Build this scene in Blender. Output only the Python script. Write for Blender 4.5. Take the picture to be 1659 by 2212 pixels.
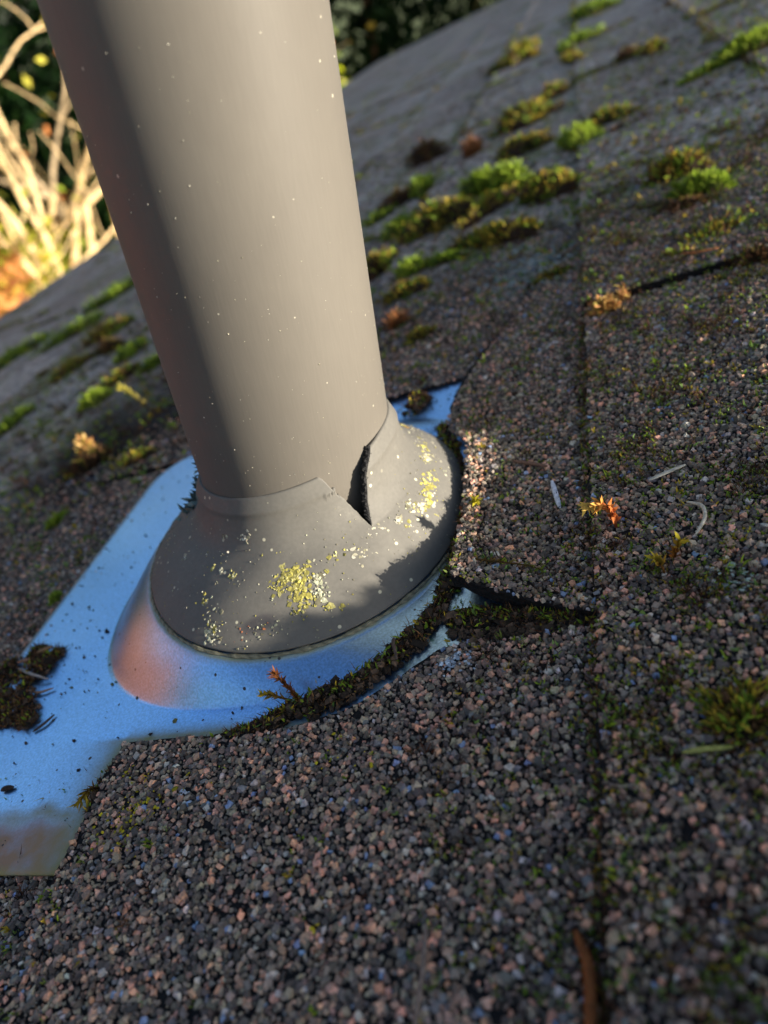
import bpy, math, random
import numpy as np
from mathutils import Vector, Matrix

# ------------------------------------------------------------------ camera, sky, sun, exposure
MM = 0.001
TH = math.radians(16.188)                  # roof pitch
CT, ST = math.cos(TH), math.sin(TH)
SUN_AZ = math.radians(-10.0)               # measured from +X (upslope) towards +Y
SUN_EL = math.radians(16.0)
EXPOSURE = 1.38

scene = bpy.context.scene
for o in list(bpy.data.objects):
    bpy.data.objects.remove(o)

CAM_POS = np.array([79.59, -177.69, 151.30])           # millimetres
CAM_RIGHT = np.array([0.97181257, 0.19782292, -0.12824362])
CAM_DOWN = np.array([0.02062933, -0.61323853, -0.78962835])
CAM_FWD = np.array([-0.23485051, 0.76472518, -0.60003386])
cam_data = bpy.data.cameras.new('camera')
cam = bpy.data.objects.new('camera', cam_data)
scene.collection.objects.link(cam)
scene.camera = cam
cam.matrix_world = Matrix(((CAM_RIGHT[0], -CAM_DOWN[0], -CAM_FWD[0], CAM_POS[0]*MM),
                           (CAM_RIGHT[1], -CAM_DOWN[1], -CAM_FWD[1], CAM_POS[1]*MM),
                           (CAM_RIGHT[2], -CAM_DOWN[2], -CAM_FWD[2], CAM_POS[2]*MM),
                           (0, 0, 0, 1)))
cam_data.sensor_fit = 'VERTICAL'
cam_data.sensor_height = 36.0
cam_data.lens = 1563.26/2212*36.0
cam_data.clip_start = 0.005
cam_data.clip_end = 2000
cam_data.dof.use_dof = True
cam_data.dof.focus_distance = 0.184
cam_data.dof.aperture_fstop = 10.6

world = bpy.data.worlds.new('World')
scene.world = world
world.use_nodes = True
wn = world.node_tree.nodes
sky = wn.new('ShaderNodeTexSky')
sky.sky_type = 'NISHITA'
sky.sun_disc = False
sky.sun_elevation = SUN_EL
sky.sun_rotation = math.pi/2 - SUN_AZ
sky.air_density = 1.0
sky.dust_density = 2.2
sky.ozone_density = 1.5
world.node_tree.links.new(sky.outputs[0], wn['Background'].inputs[0])
wn['Background'].inputs[1].default_value = 0.076

sun_data = bpy.data.lights.new('sun', 'SUN')
sun_data.energy = 5.0
sun_data.angle = math.radians(0.5)
sun_data.color = (1.0, 0.90, 0.75)
sun = bpy.data.objects.new('sun', sun_data)
scene.collection.objects.link(sun)
SUN_DIR = Vector((math.cos(SUN_AZ)*math.cos(SUN_EL), math.sin(SUN_AZ)*math.cos(SUN_EL), math.sin(SUN_EL)))
sun.rotation_euler = SUN_DIR.to_track_quat('Z', 'Y').to_euler()
sun.location = (3, -1, 3)

vs = scene.view_settings
vs.view_transform = 'Standard'
vs.look = 'None'
vs.exposure = EXPOSURE
vs.gamma = 1.0
vs.use_curve_mapping = False
scene.render.engine = 'CYCLES'
scene.cycles.use_denoising = True
scene.cycles.max_bounces = 6

rng = np.random.default_rng(11)

# ------------------------------------------------------------------ helpers
def RP(u, v, n):
    """roof coordinates (upslope, along the eave, off the surface), mm -> world mm"""
    u, v, n = np.broadcast_arrays(np.asarray(u, float), np.asarray(v, float), np.asarray(n, float))
    return np.stack([u*CT - n*ST, v, u*ST + n*CT], -1)

RU, RV, RN = RP(1, 0, 0), RP(0, 1, 0), RP(0, 0, 1)

def seen(P, margin=0.12):
    q = np.asarray(P) - CAM_POS
    z = q @ CAM_FWD
    x = (q @ CAM_RIGHT)/np.maximum(z, 1)*1563.26/829.5
    y = (q @ CAM_DOWN)/np.maximum(z, 1)*1563.26/1106.0
    return (z > 30) & (np.abs(x) < 1+margin) & (np.abs(y) < 1+margin), z

def lin(r, g, b):
    f = lambda c: ((c/255+.055)/1.055)**2.4 if c > 10 else c/255/12.92
    return np.array([f(r), f(g), f(b)])

BASE = {}
def link(o, parent=None):
    scene.collection.objects.link(o)
    if parent is not None:
        o.parent = parent
    return o

def empty(name, base, label=None, cat=None, group=None, kind=None):
    o = bpy.data.objects.new(name, None)
    o.empty_display_size = .02
    base = np.asarray(base, float)
    o.location = base*MM
    BASE[o] = base
    link(o)
    return tag(o, label, cat, group, kind)

def tag(o, label=None, cat=None, group=None, kind=None):
    if label: o['label'] = label
    if cat: o['category'] = cat
    if group: o['group'] = group
    if kind: o['kind'] = kind
    return o

def mesh(name, V, F, mat, parent=None, base=None, col=None, smooth=False, attrs=None):
    """V (N,3) world mm; F list of int arrays (k,3|4)"""
    V = np.asarray(V, float)
    if parent is not None:
        b = BASE[parent]
    else:
        b = np.zeros(3) if base is None else np.asarray(base, float)
    if not isinstance(F, (list, tuple)):
        F = [F]
    F = [np.asarray(f, np.int32) for f in F if len(f)]
    me = bpy.data.meshes.new(name)
    me.vertices.add(len(V))
    me.vertices.foreach_set('co', ((V-b)*MM).astype(np.float32).ravel())
    loops = np.concatenate([f.ravel() for f in F])
    tot = np.concatenate([np.full(len(f), f.shape[1], np.int32) for f in F])
    start = np.concatenate([[0], np.cumsum(tot)[:-1]]).astype(np.int32)
    me.loops.add(len(loops))
    me.loops.foreach_set('vertex_index', loops)
    me.polygons.add(len(tot))
    me.polygons.foreach_set('loop_start', start)
    me.polygons.foreach_set('loop_total', tot)
    me.polygons.foreach_set('use_smooth', np.full(len(tot), smooth))
    me.update(calc_edges=True)
    me.validate()
    if col is not None:
        c = np.ones((len(V), 4), np.float32); c[:, :3] = col
        a = me.attributes.new('Col', 'FLOAT_COLOR', 'POINT')
        a.data.foreach_set('color', c.ravel())
    for k, val in (attrs or {}).items():
        a = me.attributes.new(k, 'FLOAT', 'POINT')
        a.data.foreach_set('value', np.asarray(val, np.float32))
    me.materials.append(mat)
    o = bpy.data.objects.new(name, me)
    if parent is None:
        o.location = b*MM
    link(o, parent)
    BASE[o] = b
    return o

def merge(parts):
    """parts: list of (V, [F...], col or None) -> V, [F...], col"""
    Vs, Fs, Cs, n = [], {}, [], 0
    for V, F, c in parts:
        V = np.asarray(V, float)
        if len(V) == 0: continue
        for f in F:
            f = np.asarray(f)
            if len(f): Fs.setdefault(f.shape[1], []).append(f+n)
        Vs.append(V)
        c = np.asarray(c, float)
        Cs.append(np.broadcast_to(c, (len(V), 3)))
        n += len(V)
    return np.concatenate(Vs), [np.concatenate(x) for x in Fs.values()], np.concatenate(Cs)

def grid_faces(nu, nv, closed=False):
    i = np.arange(nu-1 if not closed else nu)[:, None]; j = np.arange(nv-1)[None, :]
    a = i*nv+j; b = ((i+1) % nu)*nv+j
    return np.stack([a, b, b+1, a+1], -1).reshape(-1, 4)

def tube(pts, rad, sides=7, cap=True):
    pts = np.asarray(pts, float); n = len(pts)
    rad = np.broadcast_to(np.asarray(rad, float), (n,))
    T = np.gradient(pts, axis=0); T /= np.linalg.norm(T, axis=1)[:, None]+1e-9
    ref = np.array([.3, .2, .93]) if abs(T[0] @ np.array([.3, .2, .93])) < .9 else np.array([1., 0, 0])
    A = np.cross(T, ref); A /= np.linalg.norm(A, axis=1)[:, None]
    B = np.cross(T, A)
    an = np.arange(sides)/sides*2*math.pi
    V = pts[:, None]+rad[:, None, None]*(A[:, None]*np.cos(an)[None, :, None]+B[:, None]*np.sin(an)[None, :, None])
    V = V.reshape(-1, 3)
    i = np.arange(n-1)[:, None]; j = np.arange(sides)[None]
    a = i*sides+j; b = i*sides+(j+1) % sides
    F = [np.stack([a, b, b+sides, a+sides], -1).reshape(-1, 4)]
    if cap:
        V = np.concatenate([V, pts[[0, -1]]])
        k = len(V)-2; j = np.arange(sides)
        F.append(np.concatenate([np.stack([j*0+k, (j+1) % sides, j], -1),
                                 np.stack([j*0+k+1, (n-1)*sides+j, (n-1)*sides+(j+1) % sides], -1)]))
    return V, F

def wob(x, y, s=1.0, ph=0.0):
    """cheap smooth noise in [-1, 1]"""
    x = np.asarray(x)/s; y = np.asarray(y)/s
    return (np.sin(1.7*x+2.3*y+ph)+np.sin(-2.9*x+1.3*y+1.7*ph+1)+np.sin(4.1*x+3.7*y+ph*.7+2)*.6+np.sin(-5.3*x+6.1*y+3+ph)*.4)/3.0

def unit(a):
    return a/(np.linalg.norm(a, axis=-1, keepdims=True)+1e-9)

def blades(P, D, L, W, cb, ct, bend=.35, side=None):
    """pointed leaflets: P base, D direction, L length, W half width, colours at base and tip"""
    m = len(P)
    if m == 0: return np.zeros((0, 3)), [], np.zeros((0, 3))
    L = np.broadcast_to(L, (m,))[:, None]; W = np.broadcast_to(W, (m,))[:, None]
    r = rng.normal(size=(m, 3))
    S = unit(np.cross(D, r)); Bn = np.cross(D, S)
    k = rng.normal(size=(m, 1))*bend
    b0, b1 = P-S*W*.6, P+S*W*.6
    md = P+D*L*.5+Bn*L*k*.25
    m0, m1 = md-S*W, md+S*W
    tp = P+D*L+Bn*L*k
    V = np.stack([b0, b1, m0, m1, tp], 1).reshape(-1, 3)
    i = np.arange(m)[:, None]*5
    F = [i+np.array([[0, 1, 3, 2]]), i+np.array([[2, 3, 4]])]
    cb = np.broadcast_to(cb, (m, 3)); ct = np.broadcast_to(ct, (m, 3))
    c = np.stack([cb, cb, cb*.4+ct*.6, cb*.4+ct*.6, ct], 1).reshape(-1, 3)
    return V, F, c

def chips(P, size, cols, N=RN, flat=(.45, .8), tilt=.45):
    """angular crushed-stone chips standing on a surface; P (m,3)"""
    m = len(P)
    if m == 0: return np.zeros((0, 3)), [], np.zeros((0, 3))
    cube = np.array([[x, y, z] for x in (-.5, .5) for y in (-.5, .5) for z in (-.5, .5)])
    V = cube[None]+rng.normal(size=(m, 8, 3))*.13
    V[:, 1::2, :2] *= rng.uniform(.45, .95, (m, 1, 1))        # upper corners drawn in
    size = np.broadcast_to(size, (m,))
    sc = np.stack([size, size*rng.uniform(.6, 1, m), size*rng.uniform(*flat, m)], -1)
    V *= sc[:, None]
    # random tilt + yaw
    yaw = rng.uniform(0, 2*math.pi, m); tx = rng.normal(size=m)*tilt; ty = rng.normal(size=m)*tilt
    def rot(V, ax, a):
        i, j = [(1, 2), (2, 0), (0, 1)][ax]
        c, s = np.cos(a)[:, None], np.sin(a)[:, None]
        Vi, Vj = V[..., i]*c-V[..., j]*s, V[..., i]*s+V[..., j]*c
        V = V.copy(); V[..., i] = Vi; V[..., j] = Vj
        return V
    V = rot(rot(rot(V, 2, yaw), 0, tx), 1, ty)
    N = np.broadcast_to(np.asarray(N, float), (m, 3))
    A = unit(np.cross(N, np.array([.13, 1, .21]))); B = np.cross(N, A)
    V = P[:, None]+V[..., 0:1]*A[:, None]+V[..., 1:2]*B[:, None]+V[..., 2:3]*N[:, None]
    q = np.array([[0, 1, 3, 2], [4, 6, 7, 5], [0, 4, 5, 1], [2, 3, 7, 6], [1, 5, 7, 3], [0, 2, 6, 4]])
    F = (np.arange(m)[:, None, None]*8+q[None]).reshape(-1, 4)
    return V.reshape(-1, 3), [F], np.repeat(np.broadcast_to(cols, (m, 3)), 8, axis=0)

# ------------------------------------------------------------------ materials
def new_mat(name):
    m = bpy.data.materials.new(name); m.use_nodes = True
    nt = m.node_tree
    return m, nt, nt.nodes, nt.nodes['Principled BSDF'], nt.links.new

def node(nd, t, **kw):
    n = nd.new(t)
    for k, v in kw.items():
        if k.startswith('i_'):
            n.inputs[k[2:].replace('_', ' ')].default_value = v
        else:
            setattr(n, k, v)
    return n

def ramp(nd, stops, interp='LINEAR'):
    r = nd.new('ShaderNodeValToRGB'); cr = r.color_ramp; cr.interpolation = interp
    while len(cr.elements) < len(stops): cr.elements.new(.5)
    for e, (p, c) in zip(cr.elements, stops):
        e.position = p
        e.color = (*c, 1) if hasattr(c, '__len__') else (c, c, c, 1)
    return r

def mixc(nt, fac, a, b, blend='MIX'):
    m = nt.nodes.new('ShaderNodeMix'); m.data_type = 'RGBA'; m.blend_type = blend
    L = nt.links.new
    for s, x in ((m.inputs[0], fac), (m.inputs[6], a), (m.inputs[7], b)):
        if hasattr(x, 'is_output'): L(x, s)
        elif hasattr(x, '__len__'): s.default_value = (*x, 1) if len(x) == 3 else x
        else: s.default_value = x
    return m.outputs[2]

def coords(nd):
    return nd.new('ShaderNodeTexCoord').outputs['Object']

def mat_attr(name, rough=.8, spec=.3, noise=0.25, scale=900, translucent=0.0, bump=0.0):
    m, nt, nd, bs, L = new_mat(name)
    at = node(nd, 'ShaderNodeAttribute', attribute_name='Col')
    c = coords(nd)
    nz = node(nd, 'ShaderNodeTexNoise', i_Scale=scale, i_Detail=3.0); L(c, nz.inputs['Vector'])
    r = ramp(nd, [(.3, 1-noise), (.7, 1+noise)]); L(nz.outputs[0], r.inputs[0])
    col = mixc(nt, 1.0, at.outputs['Color'], r.outputs[0], 'MULTIPLY')
    L(col, bs.inputs['Base Color'])
    bs.inputs['Roughness'].default_value = rough
    bs.inputs['Specular IOR Level'].default_value = spec
    if bump:
        b = node(nd, 'ShaderNodeBump', i_Strength=bump, i_Distance=.0002); L(nz.outputs[0], b.inputs['Height']); L(b.outputs[0], bs.inputs['Normal'])
    if translucent:
        t = nd.new('ShaderNodeBsdfTranslucent'); L(col, t.inputs[0])
        mx = nd.new('ShaderNodeMixShader'); mx.inputs[0].default_value = translucent
        L(bs.outputs[0], mx.inputs[1]); L(t.outputs[0], mx.inputs[2])
        L(mx.outputs[0], nd['Material Output'].inputs[0])
    return m

M = {}
M['granule'] = mat_attr('stone_granule', .75, .35, .3, 1800, bump=.4)
M['moss'] = mat_attr('moss_leaf', .75, .25, .2, 700, translucent=.3)
M['litter'] = mat_attr('dry_litter', .8, .25, .25, 1200)
M['lichen'] = mat_attr('lichen_crust', .85, .2, .2, 1500, bump=.5)
M['leaf'] = mat_attr('tree_leaf', .75, .1, .2, 6, translucent=.35)
M['bark'] = mat_attr('tree_bark', .9, .15, .35, 14)

PAL = np.array([lin(98, 92, 88), lin(76, 71, 69), lin(132, 123, 112), lin(152, 140, 124), lin(190, 146, 126), lin(200, 150, 124),
                lin(164, 134, 120), lin(116, 136, 172), lin(172, 168, 166), lin(120, 104, 94), lin(108, 110, 116)])*1.25*np.array([1.05, 1, .93])
PALW = np.array([.20, .19, .15, .09, .062, .026, .07, .013, .03, .10, .03]); PALW /= PALW.sum()

def shingle_material():
    m, nt, nd, bs, L = new_mat('asphalt_shingle')
    c = coords(nd)
    geo = nd.new('ShaderNodeNewGeometry')
    sp = nd.new('ShaderNodeSeparateXYZ'); L(geo.outputs['Position'], sp.inputs[0])
    vo = node(nd, 'ShaderNodeTexVoronoi', i_Scale=760.0); L(c, vo.inputs['Vector'])
    sr = nd.new('ShaderNodeSeparateColor'); L(vo.outputs['Color'], sr.inputs[0])
    stops, acc = [], 0
    for w, p in zip(PALW, PAL):
        stops.append((acc, tuple(p))); acc += w
    rp = ramp(nd, stops, 'CONSTANT'); L(sr.outputs[0], rp.inputs[0])
    gap = ramp(nd, [(.35, 1.0), (.75, .0)]); L(vo.outputs['Distance'], gap.inputs[0])
    g1 = mixc(nt, gap.outputs[0], (.02, .02, .021), rp.outputs[0])
    # weathering: pale dust, green film, dark streaks
    n1 = node(nd, 'ShaderNodeTexNoise', i_Scale=9.0, i_Detail=6.0); L(c, n1.inputs['Vector'])
    f1 = ramp(nd, [(.38, .15), (.72, .7)]); L(n1.outputs[0], f1.inputs[0])
    g2 = mixc(nt, f1.outputs[0], g1, (.36, .315, .27))
    n2 = node(nd, 'ShaderNodeTexNoise', i_Scale=16.0, i_Detail=8.0, i_Roughness=.7); L(c, n2.inputs['Vector'])
    f2 = ramp(nd, [(.56, 0.0), (.74, .6)]); L(n2.outputs[0], f2.inputs[0])
    g3 = mixc(nt, f2.outputs[0], g2, (.10, .13, .05))
    n5 = node(nd, 'ShaderNodeTexNoise', i_Scale=120.0, i_Detail=5.0, i_Roughness=.75); L(c, n5.inputs['Vector'])
    f5 = ramp(nd, [(.38, .7), (.62, 2.5)]); L(n5.outputs[0], f5.inputs[0])
    g3 = mixc(nt, 1.0, g3, f5.outputs[0], 'MULTIPLY')
    mp = node(nd, 'ShaderNodeMapping'); mp.inputs['Scale'].default_value = (20, 5, 20); L(c, mp.inputs[0])
    n6 = node(nd, 'ShaderNodeTexNoise', i_Scale=1.0, i_Detail=8.0, i_Roughness=.72); L(mp.outputs[0], n6.inputs['Vector'])
    f6 = ramp(nd, [(.52, 0.0), (.66, .75)]); L(n6.outputs[0], f6.inputs[0])
    g3 = mixc(nt, f6.outputs[0], g3, (.17, .19, .055))
    # bitumen between the real stones near by
    near = node(nd, 'ShaderNodeMapRange', interpolation_type='SMOOTHSTEP')
    near.inputs['From Min'].default_value = .13; near.inputs['From Max'].default_value = .30
    L(sp.outputs['Y'], near.inputs['Value'])
    def fade(sock, a_, b_):
        n_ = node(nd, 'ShaderNodeMapRange', interpolation_type='SMOOTHSTEP')
        n_.inputs['From Min'].default_value = a_; n_.inputs['From Max'].default_value = b_
        L(sp.outputs[sock], n_.inputs['Value']); return n_.outputs[0]
    far = near.outputs[0]
    for sock, a_, b_ in (('X', .150, .178), ('X', -.19, -.26), ('Y', -.178, -.20)):
        mx_ = node(nd, 'ShaderNodeMath', operation='MAXIMUM'); L(far, mx_.inputs[0]); L(fade(sock, a_, b_), mx_.inputs[1]); far = mx_.outputs[0]
    g4 = mixc(nt, far, (.014, .0135, .014), g3)
    L(g4, bs.inputs['Base Color'])
    bs.inputs['Roughness'].default_value = .8
    bs.inputs['Specular IOR Level'].default_value = .15
    inv = node(nd, 'ShaderNodeMath', operation='SUBTRACT'); inv.inputs[0].default_value = 1.0; L(vo.outputs['Distance'], inv.inputs[1])
    b = node(nd, 'ShaderNodeBump', i_Strength=.8, i_Distance=.0007); L(inv.outputs[0], b.inputs['Height']); L(b.outputs[0], bs.inputs['Normal'])
    return m
M['shingle'] = shingle_material()

def simple(name, colr, rough=.7, metal=0.0, nscale=30, namt=.25, bump=.2, dist=.001):
    m, nt, nd, bs, L = new_mat(name)
    c = coords(nd)
    nz = node(nd, 'ShaderNodeTexNoise', i_Scale=nscale, i_Detail=6.0); L(c, nz.inputs['Vector'])
    r = ramp(nd, [(.3, tuple(np.array(colr)*(1-namt))), (.7, tuple(np.minimum(1, np.array(colr)*(1+namt))))]); L(nz.outputs[0], r.inputs[0])
    L(r.outputs[0], bs.inputs['Base Color'])
    bs.inputs['Roughness'].default_value = rough; bs.inputs['Metallic'].default_value = metal
    b = node(nd, 'ShaderNodeBump', i_Strength=bump, i_Distance=dist); L(nz.outputs[0], b.inputs['Height']); L(b.outputs[0], bs.inputs['Normal'])
    return m
M['deck'] = simple('roof_deck_wood', (.18, .13, .08), .9)
M['gutter'] = simple('gutter_paint', (.62, .64, .66), .4, 0, 20, .1)
M['torn'] = simple('torn_rubber', (.012, .012, .013), .9, 0, 900, .5, 1.0, .0015)
M['ground'] = simple('lawn_ground', (.075, .10, .025), .95, 0, .8, .5, .3, .05)

def pipe_material():
    m, nt, nd, bs, L = new_mat('weathered_grey_plastic')
    c = coords(nd)
    mp = node(nd, 'ShaderNodeMapping'); mp.inputs['Scale'].default_value = (1900, 1900, 160); L(c, mp.inputs[0])
    n1 = node(nd, 'ShaderNodeTexNoise', i_Scale=1.0, i_Detail=4.0); L(mp.outputs[0], n1.inputs['Vector'])
    n2 = node(nd, 'ShaderNodeTexNoise', i_Scale=28.0, i_Detail=6.0); L(c, n2.inputs['Vector'])
    r2 = ramp(nd, [(.3, (.125, .114, .098)), (.7, (.141, .129, .110))]); L(n2.outputs[0], r2.inputs[0])
    r1 = ramp(nd, [(.3, .965), (.7, 1.03)]); L(n1.outputs[0], r1.inputs[0])
    c1 = mixc(nt, 1.0, r2.outputs[0], r1.outputs[0], 'MULTIPLY')
    vo = node(nd, 'ShaderNodeTexVoronoi', i_Scale=300.0, i_Randomness=1.0); L(c, vo.inputs['Vector'])
    sc = nd.new('ShaderNodeSeparateColor'); L(vo.outputs['Color'], sc.inputs[0])
    th = node(nd, 'ShaderNodeMath', operation='MULTIPLY'); th.inputs[1].default_value = .12; L(sc.outputs[0], th.inputs[0])
    lt = node(nd, 'ShaderNodeMath', operation='LESS_THAN'); L(vo.outputs['Distance'], lt.inputs[0]); L(th.outputs[0], lt.inputs[1])
    sel = node(nd, 'ShaderNodeMath', operation='GREATER_THAN'); sel.inputs[1].default_value = .80; L(sc.outputs[1], sel.inputs[0])
    mk = node(nd, 'ShaderNodeMath', operation='MULTIPLY'); L(lt.outputs[0], mk.inputs[0]); L(sel.outputs[0], mk.inputs[1])
    c2 = mixc(nt, mk.outputs[0], c1, (.42, .39, .31))
    L(c2, bs.inputs['Base Color'])
    bs.inputs['Roughness'].default_value = .55
    bs.inputs['Specular IOR Level'].default_value = .2
    ad = node(nd, 'ShaderNodeMath', operation='MULTIPLY_ADD'); ad.inputs[1].default_value = 2.5; L(mk.outputs[0], ad.inputs[0]); L(n1.outputs[0], ad.inputs[2])
    b = node(nd, 'ShaderNodeBump', i_Strength=.12, i_Distance=.00012); L(ad.outputs[0], b.inputs['Height']); L(b.outputs[0], bs.inputs['Normal'])
    return m
M['pipe'] = pipe_material()

def collar_material():
    m, nt, nd, bs, L = new_mat('weathered_rubber')
    c = coords(nd)
    n1 = node(nd, 'ShaderNodeTexNoise', i_Scale=45.0, i_Detail=8.0, i_Roughness=.65); L(c, n1.inputs['Vector'])
    r1 = ramp(nd, [(.32, (.124, .119, .107)), (.68, (.154, .147, .130))]); L(n1.outputs[0], r1.inputs[0])
    n2 = node(nd, 'ShaderNodeTexNoise', i_Scale=900.0, i_Detail=3.0); L(c, n2.inputs['Vector'])
    r2 = ramp(nd, [(.3, .94), (.7, 1.06)]); L(n2.outputs[0], r2.inputs[0])
    c1 = mixc(nt, 1.0, r1.outputs[0], r2.outputs[0], 'MULTIPLY')
    # pale crusty dust in drifts
    n3 = node(nd, 'ShaderNodeTexNoise', i_Scale=70.0, i_Detail=9.0, i_Roughness=.8); L(c, n3.inputs['Vector'])
    f3 = ramp(nd, [(.60, 0.0), (.72, .8)]); L(n3.outputs[0], f3.inputs[0])
    vo = node(nd, 'ShaderNodeTexVoronoi', i_Scale=420.0); L(c, vo.inputs['Vector'])
    f4 = ramp(nd, [(.16, 1.0), (.24, 0.0)]); L(vo.outputs['Distance'], f4.inputs[0])
    sc = nd.new('ShaderNodeSeparateColor'); L(vo.outputs['Color'], sc.inputs[0])
    f5 = ramp(nd, [(.86, 0.0), (.88, 1.0)]); L(sc.outputs[0], f5.inputs[0])
    sp = node(nd, 'ShaderNodeMath', operation='MULTIPLY'); L(f4.outputs[0], sp.inputs[0]); L(f5.outputs[0], sp.inputs[1])
    at = node(nd, 'ShaderNodeAttribute', attribute_name='scuff')
    c2 = mixc(nt, at.outputs['Fac'], c1, (.085, .08, .08))
    k = node(nd, 'ShaderNodeMath', operation='MULTIPLY'); k.inputs[1].default_value = .45; L(f3.outputs[0], k.inputs[0])
    c3 = mixc(nt, k.outputs[0], c2, (.28, .265, .22))
    c4 = mixc(nt, sp.outputs[0], c3, (.55, .52, .38))
    L(c4, bs.inputs['Base Color'])
    bs.inputs['Roughness'].default_value = .6
    bs.inputs['Specular IOR Level'].default_value = .18
    ad = node(nd, 'ShaderNodeMath', operation='ADD'); L(n2.outputs[0], ad.inputs[0]); L(sp.outputs[0], ad.inputs[1])
    b = node(nd, 'ShaderNodeBump', i_Strength=.18, i_Distance=.00010); L(ad.outputs[0], b.inputs['Height']); L(b.outputs[0], bs.inputs['Normal'])
    return m
M['collar'] = collar_material()

def metal_material():
    m, nt, nd, bs, L = new_mat('galvanised_steel')
    c = coords(nd)
    n1 = node(nd, 'ShaderNodeTexNoise', i_Scale=11.0, i_Detail=3.0); L(c, n1.inputs['Vector'])
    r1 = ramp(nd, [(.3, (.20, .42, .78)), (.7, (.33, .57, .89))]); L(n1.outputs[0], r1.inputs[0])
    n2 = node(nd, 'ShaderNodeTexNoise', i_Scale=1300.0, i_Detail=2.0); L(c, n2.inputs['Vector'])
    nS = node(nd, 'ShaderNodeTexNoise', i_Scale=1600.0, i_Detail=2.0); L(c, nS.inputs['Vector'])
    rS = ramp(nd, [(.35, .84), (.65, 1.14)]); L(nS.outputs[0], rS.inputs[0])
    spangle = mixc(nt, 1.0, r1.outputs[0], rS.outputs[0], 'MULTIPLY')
    al = node(nd, 'ShaderNodeAttribute', attribute_name='algae_and_reflection')
    refl_at = node(nd, 'ShaderNodeAttribute', attribute_name='tint')
    nA = node(nd, 'ShaderNodeTexNoise', i_Scale=160.0, i_Detail=6.0); L(c, nA.inputs['Vector'])
    ra = ramp(nd, [(.3, .72), (.7, 1.12)]); L(nA.outputs[0], ra.inputs[0])
    fa = node(nd, 'ShaderNodeMath', operation='MULTIPLY', use_clamp=True); L(al.outputs['Fac'], fa.inputs[0]); L(ra.outputs[0], fa.inputs[1])
    refl_fac = node(nd, 'ShaderNodeMath', operation='MULTIPLY', use_clamp=True); L(refl_at.outputs['Fac'], refl_fac.inputs[0]); L(ra.outputs[0], refl_fac.inputs[1])
    c1 = mixc(nt, refl_fac.outputs[0], spangle, (.32, .205, .135))  # brown reflection painted into the metal's base colour
    c2 = mixc(nt, fa.outputs[0], c1, (.26, .26, .10))
    # fine dark grit
    vo = node(nd, 'ShaderNodeTexVoronoi', i_Scale=330.0); L(c, vo.inputs['Vector'])
    sc = nd.new('ShaderNodeSeparateColor'); L(vo.outputs['Color'], sc.inputs[0])
    th = node(nd, 'ShaderNodeMath', operation='MULTIPLY'); th.inputs[1].default_value = .2; L(sc.outputs[0], th.inputs[0])
    lt = node(nd, 'ShaderNodeMath', operation='LESS_THAN'); L(vo.outputs['Distance'], lt.inputs[0]); L(th.outputs[0], lt.inputs[1])
    sel = node(nd, 'ShaderNodeMath', operation='GREATER_THAN'); sel.inputs[1].default_value = .72; L(sc.outputs[1], sel.inputs[0])
    mk = node(nd, 'ShaderNodeMath', operation='MULTIPLY'); L(lt.outputs[0], mk.inputs[0]); L(sel.outputs[0], mk.inputs[1])
    c3 = mixc(nt, mk.outputs[0], c2, (.05, .05, .055))
    L(c3, bs.inputs['Base Color'])
    mx = node(nd, 'ShaderNodeMath', operation='MAXIMUM'); L(fa.outputs[0], mx.inputs[0]); L(refl_fac.outputs[0], mx.inputs[1])
    mx2 = node(nd, 'ShaderNodeMath', operation='MAXIMUM'); L(mx.outputs[0], mx2.inputs[0]); L(mk.outputs[0], mx2.inputs[1])
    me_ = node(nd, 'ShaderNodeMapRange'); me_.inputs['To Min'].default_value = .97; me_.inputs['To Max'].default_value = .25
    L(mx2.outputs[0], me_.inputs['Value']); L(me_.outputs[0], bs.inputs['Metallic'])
    ro = node(nd, 'ShaderNodeMapRange'); ro.inputs['To Min'].default_value = .29; ro.inputs['To Max'].default_value = .7
    L(mx2.outputs[0], ro.inputs['Value']); L(ro.outputs[0], bs.inputs['Roughness'])
    n3 = node(nd, 'ShaderNodeTexNoise', i_Scale=60.0, i_Detail=4.0); L(c, n3.inputs['Vector'])
    b0 = node(nd, 'ShaderNodeBump', i_Strength=.06, i_Distance=.0015); L(n3.outputs[0], b0.inputs['Height'])
    b = node(nd, 'ShaderNodeBump', i_Strength=.35, i_Distance=.00015); L(n2.outputs[0], b.inputs['Height']); L(b0.outputs[0], b.inputs['Normal']); L(b.outputs[0], bs.inputs['Normal'])
    return m
M['metal'] = metal_material()

# ------------------------------------------------------------------ large structure: ground, roof deck
def box_roof(name, u0, u1, v0, v1, n0, n1, mat, parent=None, base=None):
    V = RP(*[np.array(x).ravel() for x in np.meshgrid([u0, u1], [v0, v1], [n0, n1], indexing='ij')])
    F = np.array([[0, 1, 3, 2], [4, 6, 7, 5], [0, 4, 5, 1], [2, 3, 7, 6], [1, 5, 7, 3], [0, 2, 6, 4]])
    return mesh(name, V, F, mat, parent, base)

GZ = -3300.0
g = mesh('ground', np.array([[-4e5, -4e5, GZ], [4e5, -4e5, GZ], [4e5, 4e5, GZ], [-4e5, 4e5, GZ]]), np.array([[0, 1, 2, 3]]), M['ground'])
tag(g, 'lawn and leaf litter far below the roof edge', kind='structure')

EAVE_U, RAKE_V = -948.0, 4190.0
roof = box_roof('roof', EAVE_U+12, 2420, -1700, RAKE_V-6, -30, -5.6, M['deck'], base=np.zeros(3))
tag(roof, 'shallow pitched roof covered with worn dark asphalt shingles', kind='structure')

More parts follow.
